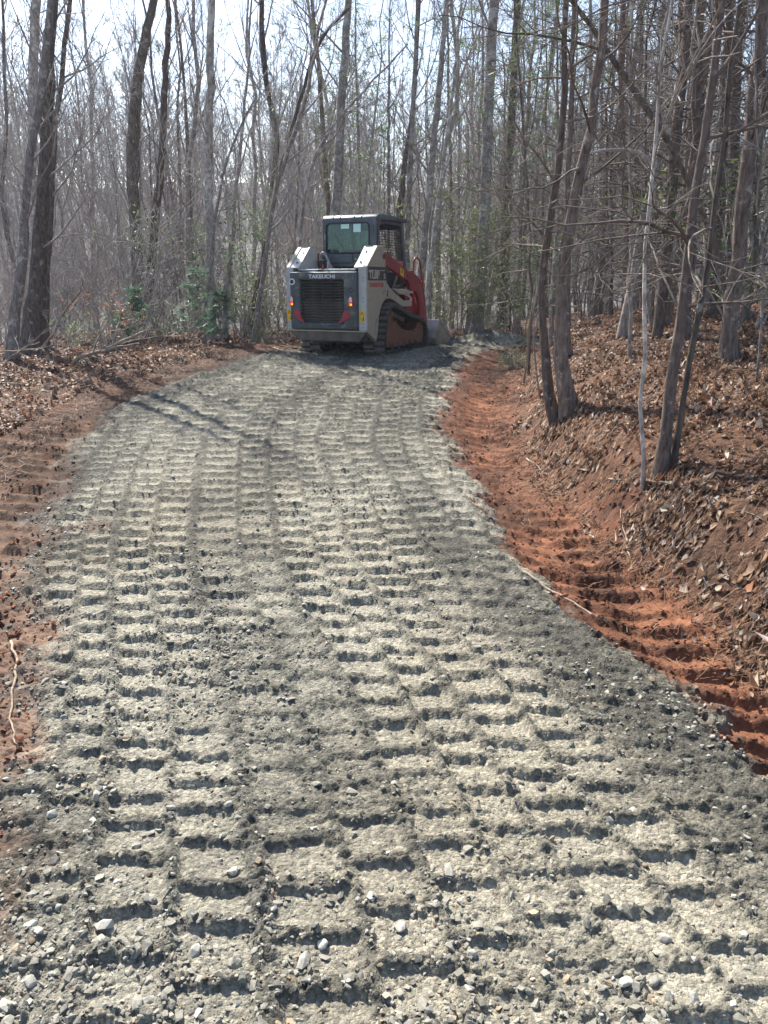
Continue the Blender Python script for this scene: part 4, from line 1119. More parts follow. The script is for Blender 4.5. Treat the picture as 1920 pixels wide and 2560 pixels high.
# (name, label, bark, kind, pixel path, depth or None, height)
TREES = [
 # --- left edge of the road
 ('leaning_tree', 'brown leaning trunk nearest the left edge of the picture', 'bark_grey', 'hard', [Z2(62,2070,66), Z2(90,1800,60), Z2(125,1560,55), Z2(150,1250,48), Z2(170,980,46), Z2(205,750,46), Z2(250,470,46), Z2(280,230,44), Z2(300,0,42)], 13.0, 8.5),
 ('thick_tree', 'thick dark furrowed trunk behind the leaning trunk at far left', 'bark_dark', 'hard', [Z2(185,1990,125), Z2(210,1700,100), Z2(240,1400,86), Z2(258,1100,72), Z2(268,850,68), Z2(285,450,62), Z2(305,150,60), Z2(312,0,58)], 14.2, 10),
 ('pale_tree', 'pale grey trunk showing between the two dark leftmost trunks', 'bark_pale', 'hard', [Z2(195,1500,58), Z2(192,1200,54), Z2(184,800,52), Z2(198,300,56), Z2(214,0,56)], 21.0, 18),
 ('slender_tree', 'slender dark trunk leaning right just past the thick furrowed trunk', 'bark_dark', 'hard', [Z2(258,1985,40), Z2(285,1600,34), Z2(300,1250,30), Z2(318,800,30), Z2(360,450,29), Z2(408,40,26)], 15.2, 12),
 ('vine_tree', 'thick forked mossy trunk with a bulge behind the brush pile', 'bark_dark', 'hard', [Z2(815,1760,78), Z2(800,1450,70), Z2(785,1200,66), Z2(772,960,80), Z2(790,700,66), Z2(805,450,62), Z2(845,280,56), Z2(880,120,48), Z2(905,0,44)], 20.0, 15),
 ('pine_tree', 'straight dark trunk standing right behind the fallen brush pile', 'bark_pine', 'hard', [Z2(848,1985,54), Z2(872,1700,50), Z2(905,1420,48), Z2(935,1150,46), Z2(955,880,41), Z2(962,600,38), Z2(975,330,36), Z2(1000,180,34), Z2(985,0,27)], None, 11),
 ('spotted_tree', 'straight pale spotted trunk left of the loader', 'bark_pale', 'hard', [Z2(1246,2015,46), Z2(1240,1700,46), Z2(1232,1400,47), Z2(1226,1000,48), Z2(1232,600,48), Z2(1238,300,46), Z2(1245,0,42)], None, 15),
 ('thin_tree', 'thin stem leaning right at the foot of the spotted trunk', 'bark_grey', 'thin', [Z2(1195,1900,18), Z2(1245,1550,20), Z2(1268,1250,18), Z2(1310,1000,15), Z2(1390,780,12), Z2(1500,580,9)], 16.2, 0),
 ('young_tree', 'slim pale stem between the spotted trunk and the loader', 'bark_pale', 'thin', [Z2(1305,1985,28), Z2(1340,1650,29), Z2(1362,1400,27), Z2(1392,1100,22), Z2(1425,750,18), Z2(1468,300,14), Z2(1480,0,11)], 17.0, 10),
 ('slanted_tree', 'dark slanted trunk leaning right beside the left rear of the loader', 'bark_dark', 'hard', [(616,848,20), (640,740,17), (667,600,11), (690,462,10), (727,336,9), (756,225,8.5), (793,108,8.5), (826,52,7), (878,14,6)], None, 0),
 ('twin_tree', 'thin curved stem rising beside the dark slanted trunk', 'bark_grey', 'thin', [(634,848,13), (655,700,11), (692,455,11), (728,350,10), (766,250,9), (784,170,8), (790,60,7), (816,0,6)], 16.4, 9),
 ('crossing_tree', 'thin grey stem crossing in front of the tall trunk above the cab', 'bark_pale', 'thin', [(748,600,7), (770,450,7), (800,350,7), (840,300,6.5), (930,205,5), (1020,110,4)], 17.5, 0),
 ('tall_tree', 'tall thick pale trunk rising directly behind the loader cab', 'bark_pale', 'pinehi', [Z3(612,1560,68), Z3(620,1390,65), Z3(638,1000,60), Z3(660,600,56), Z3(682,280,52), Z3(702,0,46)], 20.5, 20),
 ('thin_tree', 'thin upright stem above the middle of the cab roof', 'bark_grey', 'thin', [Z3(965,1480,21), Z3(960,950,18), Z3(966,500,14), Z3(968,200,10)], 22.0, 9),
 ('leaning_tree', 'dark leaning trunk above the right end of the cab roof', 'bark_dark', 'thin', [Z3(1030,1480,46), Z3(1050,1200,42), Z3(1085,930,32), Z3(1130,600,24), Z3(1150,300,18)], 21.0, 11),
 ('spotted_tree', 'pale trunk just behind the front corner of the cab', 'bark_pale', 'hard', [Z3(1085,1600,37), Z3(1098,1250,34), Z3(1112,900,31), Z3(1130,550,29), Z3(1146,100,25), Z3(1148,0,24)], 19.5, 14),
 ('spotted_tree', 'pale blotched trunk rising behind the red grab rail', 'bark_pale', 'hard', [(1050,690,22), Z3(1195,1530,45), Z3(1225,1250,46), Z3(1252,1000,43), Z3(1285,620,40), Z3(1318,250,34), Z3(1342,0,30)], 18.2, 15),
 ('slender_tree', 'slender light edged trunk right of the red grab rail', 'bark_pale', 'hard', [(1066,760,17), Z3(1255,1560,28), Z3(1305,1200,27), Z3(1345,850,23), Z3(1375,600,20), Z3(1412,250,16), Z3(1435,0,13)], 17.6, 12),
 ('large_tree', 'large pale smooth trunk at the bend right of the bucket', 'bark_pale', 'pinehi', [(1193,806,30), Z4(8,1620,66), Z4(28,1250,66), Z4(42,800,62), Z4(58,400,60), Z4(78,60,58), Z4(84,0,56)], 18.6, 22),
 ('dark_tree', 'dark trunk half hidden behind the large pale trunk', 'bark_dark', 'hard', [(1255,778,26), Z4(140,1600,56), Z4(155,1200,54), Z4(175,800,44), Z4(200,300,38), Z4(212,0,34)], 22.0, 16),
 ('young_pine', 'young green pine right of the large pale trunk', 'bark_grey', 'green', [(1298,790,9), (1300,600,8), (1304,400,7), (1308,200,5), (1310,60,3)], 19.5, 0),
 ('young_pine', 'thin green pine behind the tall trunk above the cab', 'bark_grey', 'green', [(905,700,9), (900,500,8), (895,300,7), (890,120,5), (888,0,3)], 25.0, 11),
 ('young_pine', 'green pine between the grab rail and large pale trunk', 'bark_grey', 'green', [(1130,760,10), (1128,500,8), (1122,250,7), (1120,60,5)], 24.0, 10),
 # --- bank on the right
 ('curved_pine', 'nearer left one of two curved pines rooted together by the ditch', 'bark_pine', 'pine', [Z5(618,490,48), Z5(560,330,46), Z5(535,180,44), Z4(352,1950,46), Z4(346,1680,44), Z4(372,1400,44), Z4(440,1050,42), Z4(478,720,38), Z4(482,400,36), Z4(494,0,30)], None, 10),
 ('curved_pine', 'thicker right one of two curved pines rooted together by the ditch', 'bark_pine', 'pine', [Z5(688,440,76), Z5(640,280,68), Z5(622,150,66), Z4(452,1900,70), Z4(456,1650,66), Z4(505,1370,66), Z4(570,1110,62), Z4(625,860,58), Z4(662,620,54), Z4(692,350,52), Z4(712,100,50), Z4(718,0,48)], None, 12),
 ('upright_pine', 'reddish straight pine trunk behind the pair of curved pines', 'bark_pine', 'pine', [Z5(676,180,34), Z4(508,1900,36), Z4(505,1500,35), Z4(514,1000,32), Z4(526,600,30), Z4(540,100,24)], None, 11),
 ('fallen_pine', 'dead bare trunk leaning steeply to the left across the pines', 'bark_dark', 'bare', [Z4(1490,2085,38), Z4(1455,1850,36), Z4(1425,1660,34), Z4(1365,1430,33), Z4(1290,1210,32), Z4(1220,1060,31), Z4(1120,880,32), Z4(1040,735,33), Z4(870,480,32), Z4(690,215,30), Z4(600,95,28), Z4(510,-20,26)], 7.6, 0),
 ('thin_pine', 'thin straight stem with a splintered base on the bank', 'bark_grey', 'pine', [Z5(985,215,13), Z4(868,2000,19), Z4(865,1500,20), Z4(864,900,18), Z4(868,400,17), Z4(876,0,15)], None, 7),
 ('smooth_sapling', 'smooth olive sapling with a long arched pale branch', 'bark_pale', 'sapling', [Z5(1046,832,18), Z5(1035,500,18), Z5(1032,200,20), Z4(928,2020,22), Z4(945,1750,22), Z4(946,1550,20), Z4(958,1150,20), Z4(980,925,19), Z4(1020,650,17), Z4(1066,270,16), Z4(1110,0,14)], None, 5.2),
 ('slim_pine', 'slim pine nearest the camera on the right bank', 'bark_pine', 'pine', [Z5(1128,752,56), Z5(1145,560,52), Z5(1165,380,54), Z5(1195,180,56), Z4(1152,1900,62), Z4(1170,1700,58), Z4(1205,1450,54), Z4(1240,1150,50), Z4(1290,850,48), Z4(1330,560,46), Z4(1366,270,44), Z4(1394,0,36)], None, 8),
 ('thin_tree', 'thin dark stem leaning right beside the slim near pine', 'bark_dark', 'pine', [Z5(1186,712,28), Z5(1225,500,26), Z5(1262,280,26), Z4(1240,1950,32), Z4(1285,1720,34), Z4(1330,1450,33), Z4(1370,1190,30), Z4(1408,860,30), Z4(1456,530,28), Z4(1488,220,27), Z4(1500,0,23)], None, 7),
 ('thick_pine', 'thickest reddish pine trunk near the right edge of the picture', 'bark_pine', 'pine', [Z5(1462,205,62), Z4(1425,1900,84), Z4(1462,1700,88), Z4(1495,1350,82), Z4(1538,1000,80), Z4(1568,680,74), Z4(1598,320,66), Z4(1625,0,56)], None, 12),
 ('upright_pine', 'dark pine trunk just behind the slim near pine', 'bark_pine', 'pine', [Z4(1190,1780,58), Z4(1205,1500,58), Z4(1220,1150,54), Z4(1248,720,52), Z4(1262,450,56), Z4(1275,0,54)], 9.2, 12),
 ('upright_pine', 'dark pine trunk in the shade beside the right picture edge', 'bark_dark', 'pine', [Z4(1518,1950,36), Z4(1560,1620,40), Z4(1592,1300,38), Z4(1602,950,36), Z4(1625,520,35), Z4(1648,100,34)], 10.5, 11),
 ('upright_pine', 'pine trunk midway between the olive sapling and slim near pine', 'bark_pine', 'pine', [Z4(1066,1860,42), Z4(1098,1450,38), Z4(1110,1100,36), Z4(1128,720,33), Z4(1155,250,34), Z4(1166,0,32)], 10.6, 11),
 ('thin_pine', 'thin upright pine left of the thin splintered stem', 'bark_pine', 'pine', [Z4(750,1890,20), Z4(754,1450,18), Z4(760,960,16), Z4(790,700,14), Z4(820,450,12)], 13.5, 8),
 ('leaning_pole', 'thin pale pole leaning right against the curved pines', 'stick', 'bare', [Z5(448,322,9), Z5(470,160,9), Z4(285,1900,14), Z4(300,1760,14), Z4(318,1640,12)], None, 0),
 ('thin_tree', 'thin dark stem behind the leaning pole', 'bark_dark', 'pine', [Z5(476,275,10), Z5(492,100,10), Z4(302,1850,16), Z4(296,1550,14), Z4(278,1250,13), Z4(262,950,12)], None, 6),
 ('snag', 'short broken stem touching the left curved pine', 'bark_grey', 'bare', [Z5(545,385,8), Z5(512,180,9), Z5(500,60,9), Z4(318,1700,12), Z4(330,1560,9)], None, 0),
 ('bare_sapling', 'hair thin sapling at the right picture edge', 'bark_grey', 'sapling', [Z5(1605,300,8), Z4(1640,1850,13), Z4(1625,1500,12), Z4(1600,1000,10), Z4(1590,700,8)], None, 4.5),
 ('thin_pine', 'thin pale trunk just right of the left curved pine', 'bark_pale', 'pine', [Z5(588,200,16), Z4(398,2000,20), Z4(425,1620,16), Z4(440,1300,14), Z4(452,900,12)], 12.5, 8),
 ('thin_pine', 'thin pine stem standing close right of the thin splintered stem', 'bark_pine', 'pine', [Z4(1000,1850,20), Z4(1008,1500,18), Z4(1020,1100,17), Z4(1040,600,15)], 12.0, 9),
 ('thick_pine', 'shaded pine trunk between the dead leaning trunk and thickest pine', 'bark_dark', 'pine', [Z4(1345,1740,56), Z4(1372,1400,50), Z4(1395,1000,46), Z4(1420,500,42), Z4(1432,0,38)], 11.5, 12),
]

def pine_top(rng, P, t0=0.62, per=5, spread=1.7):
    """Green needle tufts round the top of a pine stem."""
    n = len(P); i0 = int(n * t0)
    C = []
    for i in range(i0, n):
        f = (i - i0) / max(1, n - i0)
        for _ in range(per):
            r = rng.uniform(0.15, 1.0) * (spread - 0.75 * spread * f)
            a = rng.uniform(0, 6.28)
            C.append(P[i] + np.array([r * math.cos(a), r * math.sin(a), rng.normal(0, 0.3)]))
    return needle_tufts(rng, np.array(C), 0.17, 16, (0.07, 0.12, 0.05), (0.20, 0.27, 0.12))

def build_named_trees():
    for k, (name, label, bark, kind, px, depth, H) in enumerate(TREES):
        rng = np.random.default_rng(100 + k)
        total = H if H else 0.0
        if kind == 'hard': total = min(H, 9.5)
        P, R = trunk_from_pixels(rng, px, depth, total)
        near = P[0, 1] < 11
        needles = None; acc = None
        if kind == 'hard':
            acc = crown_bare(rng, P, R, 0.2, 12, dict(HARD, n=(4, 4, 2)), 0.7, 0.45, 1.1)
        elif kind == 'pinehi':
            acc = crown_bare(rng, P, R, 0.25, 18, dict(HARD, n=(5, 4, 2)), 0.7)
            needles = pine_top(rng, P, 0.26, 9, 2.6)
        elif kind == 'green':
            acc = crown_bare(rng, P, R, 0.10, 26, DEADP, 0.45, 1.0, 1.5)
            needles = pine_top(rng, P, 0.22, 11, 2.0)
        elif kind == 'thin':
            acc = crown_bare(rng, P, R, 0.25, 11, dict(HARD, n=(5, 3)), 0.75)
        elif kind == 'pine':
            acc = crown_bare(rng, P, R, 0.12, 34 if H > 9 else 24, DEADP, 0.36 if H > 9 else 0.5, 1.0, 1.6, np.array([-0.5, 0.1, 0.0]))
            if H >= 8: needles = pine_top(rng, P)
        elif kind == 'sapling':
            acc = crown_bare(rng, P, R, 0.35, 6, FINE, 0.7, 0.5, 0.9)
            if 'olive' in label:
                pts = [at_depth(*Z4(a, b, 0)[:2], P[0, 1]) for a, b in ((978, 945), (955, 905), (915, 880), (860, 868), (780, 862), (690, 868), (640, 880))]
                acc.tube(np.array(pts), np.linspace(0.016, 0.006, len(pts)), 6)
        elif kind == 'bare' and name == 'fallen_pine':
            acc = crown_bare(rng, P, R, 0.3, 7, DEADP, 0.35, 0.7, 1.4)
        make_tree(name, label, P, R, bark, acc, 'branches', 'twig_dark' if kind in ('pine', 'bare') else 'twig', 12 if near else 9, None, 'tree', needles, 0.07 if near else 0.05, k)

build_named_trees()

# ---- trees that fill the wood: a few models, copied one by one
def straight_path(rng, H, wob):
    n = 14
    P = np.zeros((n, 3)); P[:, 2] = np.linspace(-0.15, H, n)
    dx = np.cumsum(rng.normal(0, wob, (n, 2)), 0); dx -= dx[0]
    P[:, :2] = dx
    return P

def visible(x, y, margin=1.06):
    return abs(x) < (0.52 * y + 0.8) * margin

def scatter_trees():
    rng = np.random.default_rng(77)
    protos = []
    for k in range(6):
        r = np.random.default_rng(300 + k)
        H = 12 + 4 * r.uniform()
        P = straight_path(r, H, 0.10); R = np.linspace(0.045 + 0.05 * r.uniform(), 0.012, len(P))
        acc = crown_bare(r, P, R, 0.16, 19, dict(HARD, n=(5, 4, 3), rmin=0.004), 0.72, 0.40, 0.85)
        t = make_tree('bare_tree', 'x', P, R, ('bark_grey', 'bark_pale', 'bark_dark')[k % 3], acc, 'crown', 'twig', 8, None, 'tree', None, 0.04, k)
        protos.append(t)
    pts = []
    def free(x, y, dmin):
        for (a, b) in pts:
            if (a - x) ** 2 + (b - y) ** 2 < dmin * dmin: return False
        return True
    used = set()
    def place(protos, n, gen, label, group, dmin, smin=0.75, smax=1.2):
        cnt = 0; tries = 0
        while cnt < n and tries < 8000:
            tries += 1
            x, y = gen()
            if not visible(x, y) or not free(x, y, dmin): continue
            pts.append((x, y))
            z = float(land(x, y)) - 0.03
            pr = protos[int(rng.integers(len(protos)))]
            sc = rng.uniform(smin, smax); tl = (rng.normal(0.03, 0.05), rng.normal(0.02, 0.05)); rz = rng.uniform(0, 6.28)
            if pr.name not in used:
                used.add(pr.name); o = pr
                o.location = (x, y, z); o.rotation_euler = (tl[0], tl[1], rz); o.scale = (sc,) * 3
            else:
                o = copy_tree(pr, (x, y, z), rz, sc, tl)
            tag(o, label, 'tree', group); cnt += 1
        return cnt
    def g_mid():
        y = rng.uniform(22, 46); return rng.uniform(-0.56, 0.30) * y, y
    place(protos, 55, g_mid, 'bare leafless tree in the grey wood beyond the road', 'bare trees in the wood behind the loader', 1.1)
    def g_hill():
        y = 45 + 112 * rng.uniform() ** 1.1; return rng.uniform(-0.56, 0.5) * y, y
    hill = []
    for k in range(4):
        r = np.random.default_rng(350 + k)
        P = straight_path(r, 11 + 4 * r.uniform(), 0.10); R = np.linspace(0.07 + 0.06 * r.uniform(), 0.018, len(P))
        acc = crown_bare(r, P, R, 0.10, 22, dict(HARD, n=(6, 5), rmin=0.013, rb=0.018, rl=0.008), 0.75, 0.45, 1.0)
        hill.append(make_tree('hillside_tree', 'x', P, R, ('bark_grey', 'bark_pale')[k % 2], acc, 'crown', 'twig', 6, None, 'tree', None, 0.04, k))
    place(hill, 290, g_hill, 'small hazy bare tree on the far hillside', 'bare trees on the far hillside', 1.6, 0.8, 1.25)
    # pine poles on the bank to the right
    pines = []
    for k in range(5):
        r = np.random.default_rng(400 + k)
        H = 10 + 3 * r.uniform()
        P = straight_path(r, H, 0.06); R = np.linspace(0.05 + 0.035 * r.uniform(), 0.012, len(P))
        acc = crown_bare(r, P, R, 0.06, 36, dict(DEADP, n=(6, 3)), 0.42, 1.0, 1.65)
        Pd = np.stack([np.interp(np.linspace(0, 1, 34), np.linspace(0, 1, len(P)), P[:, j]) for j in range(3)], -1)
        pines.append(make_tree('pine_pole', 'x', P, R, ('bark_pine', 'bark_grey', 'bark_dark')[k % 3], acc, 'dead_branches', 'twig_dark', 8, None, 'tree', pine_top(r, Pd, 0.66), 0.04, k))
    def g_pine():
        y = rng.uniform(9.5, 36); return rng.uniform(XO(min(y, 15.0)) + 1.0, 0.6 * y + 2), y
    place(pines, 66, g_pine, 'slim pine pole with dead side branches in the stand on the right', 'pine poles on the right bank', 0.55, 0.7, 1.15)
    # slim saplings
    saps = []
    for k in range(5):
        r = np.random.default_rng(450 + k)
        H = 5 + 3.5 * r.uniform()
        P = straight_path(r, H, 0.07); R = np.linspace(0.016 + 0.012 * r.uniform(), 0.005, len(P))
        acc = crown_bare(r, P, R, 0.15, 20, dict(HARD, n=(4, 3), rmin=0.0028, rb=0.004, rl=0.003, lift=0.10), 0.62, 0.5, 1.1)
        saps.append(make_tree('slim_sapling', 'x', P, R, ('bark_pale', 'bark_grey', 'bark_dark')[k % 3], acc, 'twigs', 'twig', 6, None, 'tree', None, 0.03, k))
    def g_sap():
        if rng.uniform() < 0.6:
            y = rng.uniform(9.0, 30); return rng.uniform(XO(min(y, 15.0)) + 0.6, 0.6 * y + 1.5), y
        y = rng.uniform(19.5, 34); return rng.uniform(-0.5, 0.3) * y, y
    place(saps, 125, g_sap, 'hair slim bare sapling among the thicker trunks of the wood', 'slim saplings in the wood', 0.4, 0.7, 1.25)
    # leafless undergrowth
    bushes = []
    for k in range(4):
        r = np.random.default_rng(500 + k)
        root = empty('bare_bush')
        acc = Acc(); st = Acc()
        for s in range(7):
            a = r.uniform(0, 6.28)
            Q = branch_path(r, (0.12 * math.cos(a), 0.12 * math.sin(a), -0.05), (0.45 * math.cos(a), 0.45 * math.sin(a), 1.0), r.uniform(1.6, 3.4), 8, 0.13, 0.02)
            st.tube(Q, np.linspace(0.013, 0.005, 9), 4)
            sub_branches(acc, r, Q, 0.013, 2.2, 0, dict(n=(7, 4), wander=0.2, lift=0.04, rmin=0.005, t0=0.2))
        link('stems', st.mesh('stems', M['twig'], True), root); link('twigs', acc.mesh('twigs', M['twig'], True), root)
        bushes.append(root)
    def g_bush():
        if rng.uniform() < 0.62:
            y = rng.uniform(15.8, 34); x = rng.uniform(-0.58, 0.2) * y
            if x > XL(14.0) - 0.8 and y < 19.5: x = -9 + rng.uniform(0, 4)
            return x, y
        y = rng.uniform(12, 30); return rng.uniform(XO(min(y, 15)) + 2.5, 0.6 * y + 1), y
    place(bushes, 85, g_bush, 'grey leafless bush in the undergrowth of the wood', 'leafless bushes', 0.5, 0.6, 1.2)
scatter_trees()

# ---------------------------------------------------------------- loose stone on the road
_t = (1 + 5 ** 0.5) / 2
ICO_V = np.array([(-1, _t, 0), (1, _t, 0), (-1, -_t, 0), (1, -_t, 0), (0, -1, _t), (0, 1, _t), (0, -1, -_t), (0, 1, -_t), (_t, 0, -1), (_t, 0, 1), (-_t, 0, -1), (-_t, 0, 1)]) / math.sqrt(1 + _t * _t)
ICO_F = np.array([(0, 11, 5), (0, 5, 1), (0, 1, 7), (0, 7, 10), (0, 10, 11), (1, 5, 9), (5, 11, 4), (11, 10, 2), (10, 7, 6), (7, 1, 8), (3, 9, 4), (3, 4, 2), (3, 2, 6), (3, 6, 8), (3, 8, 9), (4, 9, 5), (2, 4, 11), (6, 2, 10), (8, 6, 7), (9, 8, 1)])

def stone_cloud(rng, x, y, size, sink=0.25):
    """Angular chips: jittered, squashed, turned icosahedra."""
    n = len(x)
    var = np.stack([np.clip(ICO_V * (1 + rng.uniform(-0.45, 0.35, (12, 1))) + rng.normal(0, 0.16, (12, 3)), -0.85, 0.85) for _ in range(24)])
    B = var[rng.integers(0, 24, n)]
    sc = np.stack([size * rng.uniform(0.75, 1.35, n), size * rng.uniform(0.6, 1.0, n), size * rng.uniform(0.28, 0.62, n)], -1)
    B = B * sc[:, None]
    a = rng.uniform(0, 6.28, n); tx = rng.normal(0, 0.35, n); ty = rng.normal(0, 0.35, n)
    def rot(B, ax, an):
        c, s = np.cos(an)[:, None], np.sin(an)[:, None]
        i, j = [(1, 2), (2, 0), (0, 1)][ax]
        R = B.copy(); R[..., i] = B[..., i] * c - B[..., j] * s; R[..., j] = B[..., i] * s + B[..., j] * c
        return R
    B = rot(rot(rot(B, 0, tx), 1, ty), 2, a)
    z = height(x, y) + sc[:, 2] * (1 - 2 * sink)
    return B + np.stack([x, y, z], -1)[:, None], sc

def stone_colours(rng, n, rep):
    t = rng.beta(2.2, 2.6, n)
    c = lerp3((0.12, 0.114, 0.094), (0.36, 0.338, 0.275), t)
    w = rng.uniform(0, 1, n) < 0.035
    c[w] = np.array([0.44, 0.43, 0.39]) * rng.uniform(0.8, 1.1, (w.sum(), 1))
    b = rng.uniform(0, 1, n) < 0.10
    c[b] = c[b] * np.array([1.10, 0.92, 0.76])
    return np.repeat(c, rep, 0)

def build_gravel():
    rng = np.random.default_rng(5)
    def pick(n, y0, y1, power, clump):
        out = []
        got = 0
        while got < n:
            u = rng.uniform(0, 1, n * 2)
            y = y0 + (y1 - y0) * u ** power
            x = rng.uniform(-1, 1, n * 2) * (0.53 * y + 0.6)
            g, s = masks(x, y)
            rel, flat, rough = relief(x, y, g, s)
            dens = (0.18 + 0.82 * sstep(0.42, 0.68, fbm(x * 1.7, y * 1.7, 201, 3))) * (1 - 0.75 * flat)
            dens = dens * np.clip(0.45 + 0.8 * sstep(0.4, -0.9, x) + 0.7 * sstep(2.4, 1.5, y), 0, 1.3)
            keep = (g > 0.12) & (rng.uniform(0, 1, n * 2) < dens)
            out.append(np.stack([x[keep], y[keep]], -1)); got += keep.sum()
        return np.vstack(out)[:n]
    parts = []
    p = pick(6000, 1.1, 5.0, 1.25, 1); parts.append((p, rng.uniform(0.0035, 0.008, len(p))))
    p = pick(4600, 1.1, 8.0, 1.35, 1); parts.append((p, 0.006 + 0.010 * rng.beta(1.4, 4, len(p))))
    p = pick(1100, 1.1, 6.0, 1.2, 1); parts.append((p, 0.012 + 0.014 * rng.beta(1.2, 3.5, len(p))))
    p = pick(1500, 5.5, 12.0, 1.0, 1); parts.append((p, 0.006 + 0.010 * rng.beta(1.2, 4, len(p))))
    P = np.vstack([a for a, _ in parts]); S = np.concatenate([b for _, b in parts])
    V, sc = stone_cloud(rng, P[:, 0], P[:, 1], S)
    n = len(P)
    F = (np.arange(n)[:, None, None] * 12 + ICO_F[None]).reshape(-1, 3)
    o = link('gravel', np_mesh('gravel', V.reshape(-1, 3), F, M['stone'], stone_colours(rng, n, 12), False))
    tag(o, 'loose grey crushed gravel scattered over the road', 'gravel', None, 'stuff')
    # red clods on the shoulders
    u = rng.uniform(0, 1, 26000); y = 2.0 + 12 * u ** 1.3; x = rng.uniform(-1, 1, 26000) * (0.53 * y + 0.6)
    g, s = masks(x, y); rel, flat, rough = relief(x, y, g, s)
    k = (s > 0.35) & (g < 0.4) & (rng.uniform(0, 1, len(x)) < 1 - 0.7 * flat)
    x, y = x[k], y[k]
    V, sc = stone_cloud(rng, x, y, 0.005 + 0.030 * rng.beta(1.1, 5, len(x)))
    n = len(x)
    c = np.repeat(lerp3((0.07, 0.030, 0.019), (0.25, 0.10, 0.05), rng.uniform(0, 1, n)), 12, 0)
    F = (np.arange(n)[:, None, None] * 12 + ICO_F[None]).reshape(-1, 3)
    o = link('clay_clods', np_mesh('clay_clods', V.reshape(-1, 3), F, M['soil'], c, False))
    tag(o, 'crumbled red clay clods along the road shoulders', 'clay', None, 'stuff')

def build_big_stones():
    """The largest chips, one object each."""
    rng = np.random.default_rng(9)
    spots = [(582, 2194, 0.021, 0.9), (805, 2378, 0.022, 1.0), (293, 2219, 0.012, 1.3), (760, 2420, 0.026, 0.55), (490, 2390, 0.022, 0.6), (258, 2340, 0.030, 0.75), (80, 2330, 0.020, 1.0), (100, 2350, 0.014, 1.0),
             (1003, 2340, 0.020, 0.7), (1560, 2480, 0.020, 0.8), (1180, 2400, 0.016, 0.7), (1660, 2360, 0.022, 0.7), (1730, 2530, 0.018, 0.8), (1170, 2495, 0.016, 0.8), (130, 2050, 0.022, 0.7), (82, 2475, 0.026, 0.6),
             (20, 2530, 0.026, 0.7), (370, 2520, 0.016, 0.8), (215, 2090, 0.016, 0.6), (430, 2040, 0.018, 0.7), (380, 2270, 0.02, 0.5)]
    pts = []
    for px, py, s, t in spots:
        r = ray(px, py); k = (0.02 - CAM_H) / r[2]
        pts.append((r[0] * k, r[1] * k, s, t))
    while len(pts) < 70:
        y = 1.3 + 3.6 * rng.uniform() ** 1.2; x = rng.uniform(-1, 1) * (0.5 * y + 0.4)
        g, s_ = masks(np.array([x]), np.array([y]))
        if g[0] > 0.6: pts.append((x, y, rng.uniform(0.010, 0.018), rng.uniform(0.30, 0.85)))
    for x, y, s, t in pts:
        import bmesh
        V = np.clip(ICO_V * (1 + rng.uniform(-0.35, 0.35, (12, 1))) + rng.normal(0, 0.14, (12, 3)), -0.85, 0.85)
        V = V * np.array([rng.uniform(0.9, 1.35), rng.uniform(0.7, 1.0), rng.uniform(0.45, 0.75)]) * s
        c = np.asarray(lerp3((0.14, 0.133, 0.112), (0.44, 0.42, 0.36), np.array([t])))[0] * (1.0 if t < 0.95 else 1.12)
        me = np_mesh('stone', V, ICO_F, M['stone'], np.repeat(c[None], 12, 0), False)
        o = link('stone', me)
        b = o.modifiers.new('bevel', 'BEVEL'); b.width = s * 0.10; b.segments = 1
        o.location = (x, y, float(height(np.array([x]), np.array([y]))[0]) + V[:, 2].max() * 0.45)
        o.rotation_euler = (rng.normal(0, 0.25), rng.normal(0, 0.25), rng.uniform(0, 6.28))
        k_ = [i for i, q in enumerate(pts) if q[0] == x and q[1] == y][0]
        lb = 'pale blocky stone casting its shadow right, alone at left of the bottom foreground' if k_ == 0 else 'loose angular grey stone lying proud of the finer gravel'
        tag(o, lb, 'stone', 'larger loose stones on the near part of the road')

# ---------------------------------------------------------------- leaf litter
def leaf_cloud(rng, x, y, size, lift=0.02):
    """Curled dead leaves: a cupped strip of 8 vertices with a pointed tip and lobed sides."""
    n = len(x)
    u = np.array([-0.5, -0.2, -0.2, 0.12, 0.12, 0.32, 0.32, 0.56]); w = np.array([0, 0.20, -0.20, 0.27, -0.27, 0.15, -0.15, 0])
    curl = rng.normal(1.1, 1.2, n)[:, None]; cup = rng.normal(1.2, 1.4, n)[:, None]
    s = size[:, None] * rng.uniform(0.75, 1.25, (n, 1)); asp = rng.uniform(0.65, 1.35, (n, 1))
    jit = 1 + rng.normal(0, 0.18, (n, 8))
    L = np.stack([u[None] * s, w[None] * s * asp * jit, s * (curl * u[None] ** 2 * 0.8 + cup * w[None] ** 2 * 2.2 + rng.normal(0, 0.03, (n, 8)))], -1)
    a = rng.uniform(0, 6.28, n); tx = rng.normal(0, 0.55, n); ty = rng.normal(0, 0.55, n)
    for ax, an in ((0, tx), (1, ty), (2, a)):
        c, si = np.cos(an)[:, None], np.sin(an)[:, None]
        i, j = [(1, 2), (2, 0), (0, 1)][ax]
        p, q = L[..., i].copy(), L[..., j].copy()
        L[..., i] = p * c - q * si; L[..., j] = p * si + q * c
    h = height(x, y)
    # lie along the slope
    e = 0.06
    gx = (land(x + e, y) - land(x - e, y)) / (2 * e); gy = (land(x, y + e) - land(x, y - e)) / (2 * e)
    L[..., 2] += L[..., 0] * gx[:, None] + L[..., 1] * gy[:, None]
    base = np.stack([x, y, h + lift * rng.uniform(0.1, 1.2, n)], -1)
    return L + base[:, None]

